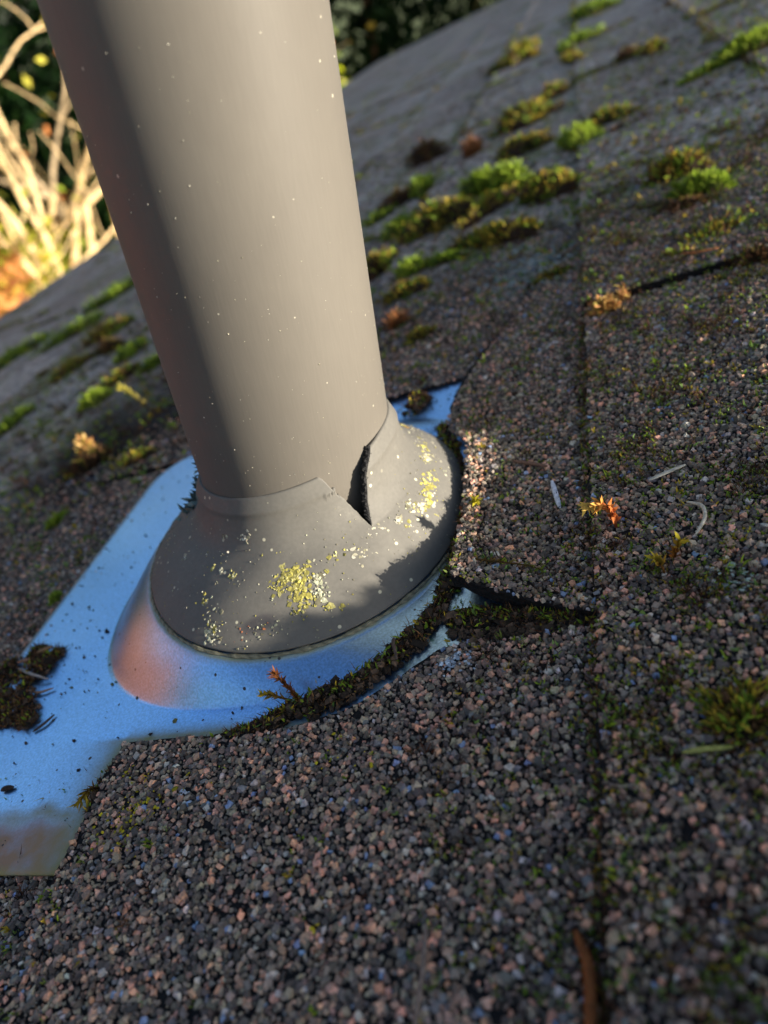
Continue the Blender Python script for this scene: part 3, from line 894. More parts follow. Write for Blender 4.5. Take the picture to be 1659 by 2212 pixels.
def moss(label, u, v, a, b, h, rot, kind, count=380, leaf=3.2, n0=None, group='moss clumps on the roof', name='moss_clump', up=.8, width=.16):
    tips, dark = MIX[kind]
    if v > 150 and kind != 'gold': a, b, h, rot = a*1.05, b*.98, h*.95, rot+rng.uniform(-24, 24)
    elif kind == 'gold': a, b = a*.72, b*.72
    base_n = (surf_n(u, v) if n0 is None else n0)-.4
    cr, sr = math.cos(rot*D2R), math.sin(rot*D2R)
    ph = rng.uniform(0, 20)
    def dome(x, y):
        r2 = x*x+y*y
        return np.sqrt(np.maximum(0, 1-r2))*(1+.35*wob(x*3, y*3, 1.0, ph))
    def place(x, y, n):
        X, Y = x*a, y*b
        return RP(u+X*cr-Y*sr, v+X*sr+Y*cr, base_n+n)
    th = np.linspace(0, 2*math.pi, 18, endpoint=False)[:, None]; rr = np.linspace(0.02, 1, 7)[None]
    out = 1+.34*np.sin(2*th+ph)+.22*np.sin(5*th+2*ph)+.16*np.sin(9*th+3*ph)
    x, y = rr*np.cos(th)*out, rr*np.sin(th)*out
    hm = h*(.25 if kind in ('orange', 'gold') else .8)
    hh = hm*np.sqrt(np.maximum(0, 1-rr**2))*(1+.35*wob(x*3, y*3, 1.0, ph))
    Vm = place(x, y, hh).reshape(-1, 3)
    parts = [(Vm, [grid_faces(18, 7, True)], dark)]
    t = rng.uniform(0, 2*math.pi, count); r = np.sqrt(rng.random(count))
    o_ = 1.08+.36*np.sin(2*t+ph)+.24*np.sin(5*t+2*ph)+.18*np.sin(9*t+3*ph)
    x, y = r*np.cos(t)*o_, r*np.sin(t)*o_
    hz = h*(.8 if kind not in ('orange', 'gold') else rng.uniform(.1, .85, count))*np.sqrt(np.maximum(0, 1-r**2))*(1+.35*wob(x*3, y*3, 1.0, ph))
    P = place(x, y, hz)
    outw = (x*a)[:, None]*(RU*cr+RV*sr)/max(a, b)+(y*b)[:, None]*(-RU*sr+RV*cr)/max(a, b)
    D = unit(RN*up+outw*.9+rng.normal(size=(count, 3))*.38)
    # colour in clumps, not per leaf
    pick = np.clip(((wob(x*2.2, y*2.2, 1, ph+4)+1)/2*len(tips)+rng.normal(size=count)*.7).astype(int), 0, len(tips)-1)
    ct = np.array([tips[i] for i in pick])*rng.uniform(.7, 1.25, (count, 1))
    L = leaf*rng.uniform(.6, 1.3, count)
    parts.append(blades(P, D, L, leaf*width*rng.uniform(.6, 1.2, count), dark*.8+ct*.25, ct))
    if v > 150 and kind != 'gold':          # stray tufts fringing the clump
        k = 5; m2 = count//3
        tc = rng.uniform(0, 2*math.pi, k); cx, cy = np.cos(tc)*rng.uniform(.85, 1.35, k), np.sin(tc)*rng.uniform(.85, 1.3, k)
        i2 = rng.integers(0, k, m2)
        x2, y2 = cx[i2]+rng.normal(size=m2)*.16, cy[i2]+rng.normal(size=m2)*.2
        ct2 = np.array([tips[i] for i in rng.integers(0, len(tips), k)])[i2]*rng.uniform(.7, 1.2, (m2, 1))
        parts.append(blades(place(x2, y2, np.abs(rng.normal(size=m2))*h*.12), unit(RN+rng.normal(size=(m2, 3))*.5), leaf*rng.uniform(.5, 1.0, m2), leaf*width*rng.uniform(.6, 1.2, m2), dark, ct2))
    V, F, c = merge(parts)
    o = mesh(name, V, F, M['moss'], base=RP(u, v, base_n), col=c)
    return tag(o, label, 'moss', group)

K = 'course joint'
moss('brown green moss tuft near the far roof edge, above a flat yellow streak', 13, 1158, 21, 24, 26, 0, 'mixed', 360, 9)
moss('flat yellow green moss streak near the far roof edge', -22, 1159, 24, 12, 9, 10, 'olive', 200, 7)
moss('long green moss bar at the top right of the roof', 120, 1390, 46, 26, 16, -25, 'green', 380, 8)
moss('curved green moss on the long vertical joint, upper one', 96, 1038, 24, 16, 12, 0, 'green', 240, 7)
moss('small yellow green moss on the long vertical joint, lower one', 88, 905, 11, 30, 10, 0, 'olive', 200, 6)
moss('thick bright green moss ridge at the right edge of the picture', 224, 516, 24, 9, 11, 2, 'bright', 620, 5)
moss('thin green moss tail left of the thick bright ridge', 190, 506, 18, 5, 5, 2, 'green', 240, 4)
moss('wide yellow brown moss mass, upper right of the pipe', 40, 611, 26, 17, 18, 0, 'olive', 520, 6)
moss('small yellow and brown moss tufts above the wide yellow brown mass', 68, 705, 13, 12, 11, 0, 'olive', 200, 6)
moss('smooth bright green moss cushion on the long vertical joint', 92, 440, 14, 20, 14, 15, 'bright', 620, 4)
moss('yellow brown moss right of the smooth bright green cushion', 114, 466, 15, 9, 9, 0, 'olive', 260, 5)
moss('upright orange brown dried moss tuft behind the pipe', -4, 557, 8, 5, 15, 30, 'orange', 170, 9, width=.07, up=1.0)
moss('small dark brown moss tuft left of the orange brown tuft', -63, 635, 13, 12, 20, 0, 'brown', 240, 6)
moss('olive moss clump between the orange tuft and the bright cushion', 46, 490, 22, 13, 12, 0, 'olive', 380, 5)
moss('upper oval bright green moss behind the pipe', -47, 498, 11, 22, 12, 10, 'bright', 360, 5)
moss('lower oval bright green moss behind the pipe', -46, 386, 10, 17, 10, 10, 'bright', 340, 4)
moss('thin flat green moss touching the pipe edge', -79, 450, 12, 12, 6, 0, 'green', 160, 4)
moss('brownish moss between the two oval green cushions', -66, 478, 12, 12, 12, 0, 'brown', 220, 5)
moss('large dark brown and yellow green moss cushion right of the pipe', -6, 346, 20, 14, 17, 0, 'olive', 620, 4.5)
moss('bright yellow green moss crest above the large dark cushion', 21, 398, 13, 10, 17, 0, 'bright', 420, 5)
moss('bright green moss arc beside the yellow green crest', 44, 378, 11, 10, 18, 20, 'bright', 420, 5)
moss('green diagonal moss ridge below the yellow green crest', 31, 338, 20, 7, 11, 35, 'mixed', 420, 4)
moss('mixed green and brown moss in front of the long vertical joint', 72, 330, 15, 12, 14, 0, 'mixed', 480, 4.5)
moss('loose brown and yellow moss below the diagonal ridge', 42, 268, 22, 10, 9, 5, 'olive', 520, 4.5)
moss('moss with dark top touching the right edge of the pipe', -46, 300, 11, 13, 12, 0, 'mixed', 340, 4.5)
moss('small bright green moss at the left end of the thin green bar', -13, 260, 6, 8, 8, 0, 'bright', 220, 4)
moss('thin green moss bar along the shingle joint', 8, 259, 13, 3.5, 5, 2, 'green', 280, 3.5)
moss('flat olive brown moss pad below the thin green bar', -9, 224, 11, 8, 6, 0, 'olive', 300, 3.5)
moss('small olive moss dot above the pale lichen stones', 77, 173, 6, 5, 5, 0, 'olive', 200, 3)
moss('brown green moss tuft on the upper right shingle', 143, 259, 10, 10, 14, 0, 'mixed', 380, 4.5)
moss('bright green bushy moss tuft on the upper right shingle', 150, 217, 9, 8, 11, 0, 'bright', 480, 4)
moss('dark brown moss just below the bright bushy tuft', 140, 203, 8, 6, 5, 0, 'brown', 300, 3.5)
moss('little upright moss near the top right of the roof', 168, 712, 8, 10, 10, 0, 'mixed', 160, 5)
moss('small brown moss near the top right of the roof', 145, 735, 11, 9, 9, 0, 'brown', 160, 5)
moss('loose yellow green moss strands on the upper right shingle', 148, 157, 13, 9, 4, 10, 'mixed', 420, 3.6)
moss('dark brown moss heap at the right end of the dark shingle edge', 157, 117, 9, 4.5, 5, 0, 'brown', 420, 3)
moss('small green brown moss left of the loose strands', 131, 143, 7, 6, 4, 0, 'mixed', 240, 3)
moss('yellow brown moss tuft right of the pipe, on the lower shingle', 13, 148, 5.5, 4.5, 5, 0, 'olive', 220, 3)
moss('reddish brown moss tuft close to the right edge of the pipe', -5, 177, 3, 4, 6, 0, 'orange', 200, 5, width=.09)
moss('golden sunlit lichen and moss tuft on the corner of the upper shingle', 100, 109, 5.5, 4.0, 9.5, 0, 'gold', 260, 2.6, up=.7, width=.3)
moss('small orange sunlit tuft right of the golden tuft', 108, 115, 2.8, 2.2, 8.5, 0, 'gold', 110, 2.2, width=.3)
# downslope, left of the pipe
moss('long green moss streak far left, near the left picture edge', -556, 497, 24, 34, 9, -20, 'green', 260, 7)
moss('green moss streak far left, second from the gutter', -467, 492, 15, 34, 9, -15, 'green', 260, 6)
moss('brown green moss knob left of the pipe at the dark shingle gap', -366, 418, 12, 20, 10, -10, 'mixed', 300, 6)
moss('small brown moss just below the brown green knob', -327, 359, 9, 9, 9, 0, 'brown', 200, 5)
moss('green moss streak left of the pipe, nearest to the gutter', -482, 612, 14, 46, 10, -15, 'green', 280, 7)
moss('green moss patch against the left edge of the pipe, upper one', -274, 316, 9, 15, 6, -10, 'green', 220, 5)
moss('short bright green moss left of the pipe above the sunlit tuft', -252, 224, 7, 11, 8, -10, 'bright', 260, 4)
moss('green moss streak at the left picture edge, above the lower litter', -355, 243, 9, 20, 5, -20, 'green', 220, 5)
moss('dark olive moss streak in the middle of the left roof', -361, 337, 10, 17, 7, -15, 'olive', 220, 5)
moss('dark moss streak left of the pipe below the green patch', -250, 259, 6, 13, 6, -20, 'olive', 200, 4.5)
moss('green moss patch against the left edge of the pipe, lower one', -222, 264, 6, 10, 5, 0, 'green', 160, 4)
moss('golden sunlit moss tuft on the lower shingles left of the flashing', -193, 131, 6.5, 5, 15, 0, 'gold', 320, 4, width=.3)
moss('dark brown moss heap right below the golden sunlit tuft', -187, 121, 10, 8, 6, 0, 'brown', 420, 4)
moss('small bright green moss left of the flashing, half way down', -169, 63, 4.5, 4, 4, 0, 'bright', 200, 3)
moss('brown green moss strip by the far corner of the flashing', -142, 105, 9, 4, 4, 0, 'olive', 260, 3)
moss('tiny yellow moss tuft beside the lower edge of the flashing', -119, -4, 1.9, 1.9, 3, 0, 'bright', 140, 2)
moss('reddish moss tuft with green tips at the right picture edge', 117, -87, 7, 5, 4, 10, 'mixed', 420, 2.6)

for v_, hb, lb in [(-170, 15.5, 'nearest'), (-140, 14.0, 'second'), (-112, 12.2, 'third'), (-90, 8.8, 'fourth'), (-62, 4.4, 'farthest')]:  # unseen row, added and sized to cast the collar's soft shadow
    moss('unseen moss cushion, added to shade the collar, on the third shingle edge upslope, %s of its row' % lb, 352, v_, 12, 17, (hb-1)*1.05, 0, 'mixed', 420, 3.2, group='added moss cushions shading the collar')

# loose moss and needle heap on the lower edge of the flashing
def heap(name, label, cat, pts_uv, nfun, nblade, nchip, nleaf, hmax, group=None, greens=.35, bl=3.0):
    pts = np.asarray(pts_uv, float)
    def samp(m):
        i = rng.integers(0, len(pts), m)
        r = pts[i, 2]*np.sqrt(rng.random(m)); t = rng.uniform(0, 2*math.pi, m)
        nx = np.minimum(i+1, len(pts)-1)
        gap = np.hypot(pts[nx, 0]-pts[i, 0], pts[nx, 1]-pts[i, 1])
        f = rng.random(m)*(gap < 10)
        u, v = pts[i, 0]+(pts[nx, 0]-pts[i, 0])*f+r*np.cos(t), pts[i, 1]+(pts[nx, 1]-pts[i, 1])*f+r*np.sin(t)
        hh = hmax*pts[i, 3]*rng.random(m)*np.sqrt(np.maximum(0, 1-(r/pts[i, 2])**2))
        return u, v, hh
    parts = []
    u, v, h = samp(nchip)
    sz = np.clip(rng.lognormal(math.log(1.25), .35, nchip), .5, 3)
    soil = np.array([lin(52, 44, 37), lin(74, 62, 50), lin(40, 36, 34), lin(92, 78, 66), lin(126, 104, 86)])
    parts.append(chips(RP(u, v, nfun(u, v)+h*.8), sz, soil[rng.integers(0, 5, nchip)]*rng.uniform(.7, 1.2, (nchip, 1))))
    u, v, h = samp(nchip//40)
    parts.append(chips(RP(u, v, nfun(u, v)+h*.7), rng.uniform(1.5, 2.7, len(u)), soil[rng.integers(0, 5, len(u))]*rng.uniform(.7, 1.1, (len(u), 1))))
    u, v, h = samp(nblade)
    D = unit(RN*.45+rng.normal(size=(nblade, 3))*.7)
    cb = np.array([DARK, BROWN, lin(136, 94, 58), lin(84, 60, 42), lin(150, 112, 74)])[rng.integers(0, 5, nblade)]*rng.uniform(.6, 1.2, (nblade, 1))
    parts.append(blades(RP(u, v, nfun(u, v)+h*.9), D, bl*rng.uniform(.5, 1.3, nblade), .13*rng.uniform(.6, 1.3, nblade), cb*.6, cb, bend=.6))
    u, v, h = samp(nleaf)
    D = unit(RN*.7+rng.normal(size=(nleaf, 3))*.6)
    cg = np.array([GREEN, BRIGHT, lin(120, 150, 70), YEL])[rng.integers(0, 4, nleaf)]*rng.uniform(.7, 1.2, (nleaf, 1))
    parts.append(blades(RP(u, v, nfun(u, v)+h+.4), D, 1.9*rng.uniform(.5, 1.4, nleaf), .36*rng.uniform(.6, 1.2, nleaf), cg*.6, cg))
    V, F, c = merge(parts)
    o = mesh(name, V, F, M['moss'], base=RP(pts[0, 0], pts[0, 1], 0), col=c)
    return tag(o, label, cat, group)

fl = lambda u, v: flange_n(u)
heap('moss_heap', 'dark moss and needle heap on the lower edge of the metal flange', 'moss',
     [(-103, -53, 9, 1), (-97, -44, 6, .8), (-88, -64, 6, .8), (-95, -60, 8, 1), (-112, -58, 9, 1), (-113, -42, 6, .6), (-84, -66, 3, .4), (-104, -36, 4, .5), (-93, -38, 3, .3)],
     fl, 2400, 700, 260, 5.5, greens=.3)
# soil and moss packed along the cut shingle edge around the cone
strip = []
for u, v, w, h in [(-2, -79.5, 1.5, .3), (4, -78, 2.2, .5), (9, -76, 3, .6), (14, -74, 4, .8), (19, -72.5, 4.2, .9), (24, -71.5, 4, .9), (29, -69, 4.2, 1), (34, -66, 4.5, 1), (38, -62.5, 4.5, 1),
                   (42, -58.5, 4.2, .9), (46, -54, 4.3, .9), (49, -49, 4.2, .9), (51, -44, 4, .9), (52.5, -38, 3.2, .8), (53, -31, 2.6, .7), (54, -24, 2.4, .6),
                   (53, -16, 2.2, .5), (53, -8, 2.2, .5), (53, 2, 2.0, .5), (52, 12, 2.2, .5), (49, 20, 2.4, .6), (47, 27, 3.0, .6), (44, 35, 3.4, .6), (41, 43, 3.2, .5), (38, 52, 2.6, .4), (56, -48.5, 3.2, .6), (61, -50, 3.0, .5), (66, -49.5, 2.6, .45), (72, -51.5, 2.4, .4), (79, -52.5, 1.8, .35), (86, -54, 2.0, .4)]:
    strip.append((u, v, w*rng.uniform(.45, 1.2), h*rng.uniform(.5, 1.2)))
heap('moss_strip', 'dark soil and moss packed along the cut shingle around the flashing', 'moss', strip, lambda u, v: flange_n(u)+.2, 3600, 2300, 900, 4.2, bl=2.4)
heap('moss_strip', 'crumbly dark soil line where the near shingle meets the blue metal', 'soil',
     [(-8, -80.2, 1.2, .2), (-3, -80, 1.4, .3), (2, -79.6, 1.6, .4), (-30, -79.5, 1.3, .3), (-34, -82, 1.4, .35), (-37, -90, .9, .15), (-36, -98, 1.0, .2)], lambda u, v: flange_n(u)+.2, 220, 170, 26, 4.0, bl=2.0)
heap('moss_strip', 'dirt and small green moss lodged in the long straight shingle joint', 'moss',
     [(91.4, v, 1.7, .35) for v in range(-140, -20, 6)]+[(90.8, v, 2.2, .5) for v in range(-20, 110, 6)], lambda u, v: surf_n(u, v)*0-1.2, 2400, 900, 420, 3.4)
heap('soil_film', 'thin dirt film on the blue metal in the gap under the raised shingle', 'soil',
     [(58, -54, 3.5, .3), (63, -55, 3, .3), (69, -55.5, 2.6, .3), (75, -55.5, 2.4, .3), (82, -55.5, 2.2, .3), (88, -55, 2.4, .4), (64, -48, 3.5, .3), (72, -50, 3.2, .3), (80, -51.5, 3, .3)], lambda u, v: flange_n(u)+.05, 160, 620, 40, 1.6, bl=1.6)
heap('moss_strip', 'dark moss tuft on the strip of blue metal behind the collar', 'moss', [(22, 74, 5, 1), (25, 80, 4, .8)], lambda u, v: flange_n(u), 420, 90, 60, 5)

# scattered leaflets and dead moss hairs between the stones
def top_at(u, v):
    u = np.asarray(u, float); v = np.asarray(v, float)
    n = surf_n(u, v)
    n = np.where((u > 92.4) & (v < 118), top_1a(u, v), n); n = np.where((u > 92.4) & (v >= 118) & (v < 424), top_1b(u, v), n)
    c0 = (u > -34.6) & (u <= 92.4)
    n = np.where(c0 & (v < cut(u)), top_0a(u, v), n)
    n = np.where(c0 & (v > 89), top_0c(u, v), n)
    n = np.where(c0 & (u > tabL(v)) & (v > tabN(u)) & (v < 214), top_0b(u, v), n)
    return n
def scatter(name, label, m, dens, green, Lr, w, zmax=1200, clump=6.0):
    u = rng.uniform(-420, 290, m*7); v = rng.uniform(-165, 1100, m*7)
    v = -165+(v+165)*rng.random(len(v))**.9
    on_metal = (u > -116) & (u < 55) & (v > -82) & (v < 90)
    ok, z = seen(RP(u, v, 1), .1)
    p = dens(u, v)*np.clip(420/np.maximum(z, 100), .2, 2.2)*np.clip((z/220)**1.0, .3, 4)
    keep = ok & ~on_metal & (z < zmax) & (rng.random(len(u)) < p)
    u, v = u[keep][:m], v[keep][:m]
    parts = []
    k = 4 if green else 9
    uu = np.repeat(u, k)+rng.normal(size=len(u)*k)*(.5 if green else .9); vv_ = np.repeat(v, k)+rng.normal(size=len(u)*k)*(.5 if green else .9)
    big = np.repeat(np.clip(rng.lognormal(0, .35, len(u)), .5, 2.2)*np.clip(seen(RP(u, v, 1))[1]/300, .8, 1.35), k)
    P = RP(uu, vv_, top_at(uu, vv_)+.5)
    if green:
        cc = np.array([GREEN, BRIGHT, lin(128, 160, 84), lin(110, 128, 60), YEL])[np.repeat(rng.integers(0, 5, len(u)), k)]
    else:
        cc = np.array([DARK, BROWN, lin(70, 48, 36), lin(96, 60, 40)])[np.repeat(rng.integers(0, 4, len(u)), k)]
    cc = cc*rng.uniform(.7, 1.2, (len(cc), 1))
    D = unit(RN*(.8 if green else .35)+rng.normal(size=P.shape)*.6)
    V, F, c = blades(P, D, big*rng.uniform(*Lr, len(P)), w*big*rng.uniform(.6, 1.2, len(P)), cc*.6, cc, bend=.5)
    o = mesh(name, V, F, M['moss'], base=(0, 0, 0), col=c)
    return tag(o, label, kind='stuff')
patchy = lambda u, v: np.clip(.38+.9*wob(u, v, 26, 2.2)+.5*wob(u, v, 9, 5.1), .03, 1)
dn = lambda u, v: patchy(u, v)*np.where(u > 92, 1.0, np.where((u > 50) & (v > -60), .55, np.where(v > 85, .75, np.where(u < -36, .6, .10))))
scatter('moss_leaflets', 'scattered green moss leaflets between the shingle stones', 9000, dn, True, (.6, 1.7), .27)
scatter('dead_moss', 'scattered dead brown moss hairs between the shingle stones', 9000, lambda u, v: dn(u, v+40)*1.0, False, (1.0, 2.8), .10)

def cover(name, label, m, box, dens, green, Lr, w, k):
    u = rng.uniform(box[0], box[1], m*4); v = box[2]+(box[3]-box[2])*rng.random(m*4)**1.25
    ok, z = seen(RP(u, v, 1), .1)
    keep = ok & ~((u < 92) & (u < tabL(v)+1.0) & (v < 88)) & ~((u < 92) & (v < tabN(u)+1) & (v > cut(u)-1)) & (rng.random(len(u)) < dens(u, v))
    u, v = u[keep][:m], v[keep][:m]
    sp = .7 if green else 1.3
    uu = np.repeat(u, k)+rng.normal(size=len(u)*k)*sp; vv_ = np.repeat(v, k)+rng.normal(size=len(u)*k)*sp
    P = RP(uu, vv_, top_at(uu, vv_)+.45)
    pal = np.array([GREEN, BRIGHT, lin(150, 184, 96), lin(136, 150, 66), YEL]) if green else np.array([DARK, BROWN, lin(84, 58, 44), lin(110, 76, 52), lin(52, 40, 32)])
    cc = pal[np.repeat(rng.integers(0, 5, len(u)), k)]*rng.uniform(.6, 1.2, (len(uu), 1))
    D = unit(RN*(.7 if green else .3)+rng.normal(size=P.shape)*.6)
    V, F, c = blades(P, D, rng.uniform(*Lr, len(P)), w*rng.uniform(.6, 1.3, len(P)), cc*.6, cc, bend=.5)
    return tag(mesh(name, V, F, M['moss'], base=(0, 0, 0), col=c), label, kind='stuff')
mats = lambda u, v: np.clip(-.05+1.1*wob(u, v, 17, 3.2)+.6*wob(u, v, 6, 7.1), 0, 1)*np.where(u > 92, 1, .45)
cover('dead_moss', 'low brown dead moss mats spread over the right hand shingles', 8000, (42, 215, -150, 330), mats, False, (.8, 2.4), .10, 11)
cover('moss_leaflets', 'tiny green moss leaflets growing over the right hand shingles', 6500, (42, 215, -150, 330), lambda u, v: np.clip(mats(u, v)*.8+.16, 0, 1)*np.where(u > 92, 1, .6), True, (.5, 1.5), .24, 5)
# moss seated in the slots and butt joints of the far courses
pu, pv = [], []
for k_ in range(-7, 3):
    m = 260
    vv0 = rng.uniform(150, 1900, m); pu.append(np.full(m, butt(k_))+rng.normal(size=m)*3-3); pv.append(vv0)
    if k_ in offs:
        st0 = (done[k_][1] if k_ in done else -380+offs[k_])
        for sl in np.arange(st0, 1800, 305.):
            if sl < 130: continue
            m = 46; pu.append(butt(k_)+rng.random(m)**1.3*110); pv.append(sl+rng.normal(size=m)*3)
pu, pv = np.concatenate(pu), np.concatenate(pv)
ok, z = seen(RP(pu, pv, 1), .1); sel_ = ok & (wob(pu, pv, 60, 1.1)+.5*wob(pu, pv, 21, 2.2) > -.1); pu, pv = pu[sel_], pv[sel_]
k = 7; uu = np.repeat(pu, k)+rng.normal(size=len(pu)*k)*2.4; vv_ = np.repeat(pv, k)+rng.normal(size=len(pu)*k)*2.4
cc = np.array([GREEN, OLIVE, BRIGHT, BROWN, DARK, YEL])[np.repeat(rng.integers(0, 6, len(pu)), k)]*rng.uniform(.6, 1.1, (len(uu), 1))
V, F, c = blades(RP(uu, vv_, surf_n(uu, vv_)+.3), unit(RN*.8+rng.normal(size=(len(uu), 3))*.5), rng.uniform(2.2, 5.2, len(uu)), rng.uniform(.4, .9, len(uu)), cc*.6, cc)
tag(mesh('joint_moss', V, F, M['moss'], base=(0, 0, 0), col=c), 'thin moss growing along the joints of the far shingle courses', kind='stuff')

# ------------------------------------------------------------------ yellow and grey lichens on the shingles
def ground_lichen(label, u, v, ru, rv, m, size, pal, name='lichen_patch'):
    uu = u+rng.normal(size=m)*ru*.5; vv_ = v+rng.normal(size=m)*rv*.5
    P = RP(uu, vv_, top_at(uu, vv_)+.75); N = unit(RN+rng.normal(size=(m, 3))*.3)
    cols = np.array([pal[i] for i in rng.integers(0, len(pal), m)])*rng.uniform(.8, 1.2, (m, 1))
    V, F, c = lobes(P, N, np.clip(rng.lognormal(math.log(size), .3, m), .3, 3), cols)
    tag(mesh(name, V, F, M['lichen'], base=RP(u, v, 0), col=c), label, 'lichen', 'lichen on the shingles')
ground_lichen('speckled yellow lichen on the near shingle beside the flange', -18, -100, 11, 9, 120, .6, [lin(180, 164, 40), lin(150, 140, 36)])
ground_lichen('single yellow lichen dot on the near shingle at the bottom', 39, -125, .9, .8, 7, .8, [lin(200, 180, 40)])
ground_lichen('few yellow lichen dots on the near shingle below the moss strip', 34, -88, 14, 7, 22, .6, [lin(190, 172, 40), lin(150, 150, 50)])
ground_lichen('pale blue grey lichen rosette on the near shingle below the moss strip', 58, -64, 5, 3.4, 60, .85, [lin(170, 186, 204), lin(190, 204, 216), lin(140, 156, 172)])
ground_lichen('broad pale lichen crust on the shingle right of the pipe', 62, 200, 24, 32, 520, 1.8, [lin(140, 152, 150), lin(120, 134, 134), lin(150, 150, 140)])
ground_lichen('small pale lichen on the near shingle by the metal corner', -6, -96, 2, 1.3, 9, .8, [lin(170, 180, 192)])
ground_lichen('pale green lichen flakes right of the curved needle', 124, -52, 4, 5, 26, .9, [lin(150, 170, 150), lin(170, 184, 176)])
# ragged blue green lichen on the shaded foot of the pipe
m = 90
a = (-176+rng.normal(size=m)*5)*D2R; q = np.clip(.22+rng.normal(size=m)*.13, .02, .6)
P, N = collar_frame(a, q)
D = unit(N+rng.normal(size=P.shape)*.6)
cc = np.array([lin(96, 116, 116), lin(120, 138, 134), lin(70, 84, 84)])[rng.integers(0, 3, m)]
V, F, c = blades(P, D, rng.uniform(1.5, 4.5, m), rng.uniform(.4, 1.0, m), cc*.7, cc, bend=.7)
tag(mesh('leafy_lichen', V, F, M['lichen'], base=collar_at(-176*D2R, .2), col=c), 'ragged blue green leafy lichen at the shaded left foot of the pipe', 'lichen')

# ------------------------------------------------------------------ needles, twigs, sprigs
def needle(name, label, cat, uvn, width, colr, tipc=None, group='loose needles and twigs', flat=False, n_add=1.3):
    pts = np.asarray(uvn, float)
    t = np.linspace(0, len(pts)-1, 14)
    c = [np.interp(t, np.arange(len(pts)), pts[:, i]) for i in range(3)]
    for _ in range(2):                      # round the corners
        for i in range(3): c[i][1:-1] = (c[i][:-2]+2*c[i][1:-1]+c[i][2:])/4
    P = RP(c[0], c[1], top_at(c[0], c[1])*0+c[2])
    s = np.linspace(0, 1, 14)
    r = width*.5*(1-.55*np.abs(2*s-1)**3)
    V, F = tube(P, r, 6)
    if flat:
        ctr = np.repeat(P, 6, 0); d = V[:84]-ctr; V[:84] = ctr+d-RN*(d @ RN)[:, None]*.72
    col_ = np.asarray(colr)*(1+.15*np.sin(np.arange(len(V))*.7))[:, None]
    o = mesh(name, V, F, M['litter'], base=P[0], col=col_, smooth=True)
    return tag(o, label, cat, group)
def on(u, v, h=1.0): return (u, v, float(top_at(u, v))+h)
PALE, TAN, GREY = lin(190, 184, 168), lin(150, 116, 84), lin(120, 108, 100)
needle('dry_needle', 'pale flat needle stub on the raised shingle', 'needle', [on(81, 1, 1.3), on(82.3, -6, 1.4), on(83.5, -12.5, 1.0)], 1.7, lin(200, 204, 214), flat=True)
needle('dry_needle', 'pale split needle lying on the upper shingle', 'needle', [on(108, -11.5, 1.5), on(112, -10, 1.8), on(117.5, -7.5, 1.6)], 1.5, PALE, flat=True)
needle('dry_needle', 'curved pale needle on the upper shingle', 'needle', [on(116, -23, 1.0), on(119.5, -26, 1.6), on(119.5, -31, 1.6), on(116.5, -36, 1.1)], 1.0, PALE)
needle('green_needle', 'pale green needle on the right near shingle', 'needle', [on(107, -94.5, 1.4), on(111, -94.3, 1.8), on(115.5, -94, 1.5)], 1.25, lin(150, 152, 84), flat=True)
needle('dry_twig', 'thin dry stem standing at the bottom of the picture', 'twig', [on(61, -123.5, 1.2), on(62, -131, 2.2), on(62.6, -142, 3.6)], .95, GREY)
needle('dry_needle', 'short brown twig on the raised shingle near its far end', 'twig', [on(69, 14, 1.2), on(74, 11.5, 1.6), on(79.5, 9, 1.2)], 1.3, lin(120, 92, 78))
needle('dry_needle', 'thin orange curved needle on the upper right shingle', 'needle', [on(132, 140, 1.0), on(138, 134, 1.5), on(146, 133, 1.2)], .8, lin(190, 120, 70))
needle('dry_needle', 'rusty dead leaf stalk by the joint at the bottom right', 'twig', [on(87, -124, 1.2), on(89.4, -129, 2.5), on(89.6, -136, 2.6), on(88.6, -142, 2.0)], 2.0, lin(120, 70, 34))
fo = lambda u, v, h: (u, v, float(flange_n(u))+h)
needle('dry_needle', 'long grey needle lying across the heap on the flange', 'needle', [fo(-103, -45, 3.5), fo(-95, -48.5, 3.6), fo(-87, -50, 1.2)], 1.1, lin(150, 140, 132))
needle('dry_needle', 'bent tan needle sticking out of the heap onto the flange', 'needle', [fo(-93, -54.5, 2.0), fo(-87, -55.5, 1.0), fo(-82, -54, .8)], .8, lin(140, 112, 92))
needle('dry_needle', 'upper brown needle stub on the heap', 'needle', [fo(-100, -38, 3.0), fo(-94, -36, 3.0)], 1.3, TAN)
needle('dry_needle', 'lower brown needle stub on the heap', 'needle', [fo(-106, -42, 3.4), fo(-101, -41, 3.2)], 1.3, lin(150, 110, 88))
needle('twig', 'short dark twig lying on the blue flange', 'twig', [fo(-78, -71, .5), fo(-75, -68.8, .8), fo(-73.2, -65.2, .6)], .9, lin(60, 50, 46))
needle('twig', 'knobbly dark twig on the flange near the left picture edge', 'twig', [fo(-94, -88, .5), fo(-91.6, -85.6, .8), fo(-88.8, -84, .7)], 1.1, lin(64, 52, 44))
needle('twig', 'small dark bark crumb on the flange below the cone', 'twig', [fo(-74.5, -91, .5), fo(-73, -90.4, .7), fo(-70.5, -90, .5)], 1.5, lin(48, 40, 36))
needle('twig', 'upright grey twig stuck in the moss strip beside the collar', 'twig', [fo(41.5, -55, 3.0), fo(42.5, -58, 4.5), fo(44.5, -63.5, 4.0)], 1.0, lin(84, 72, 64))

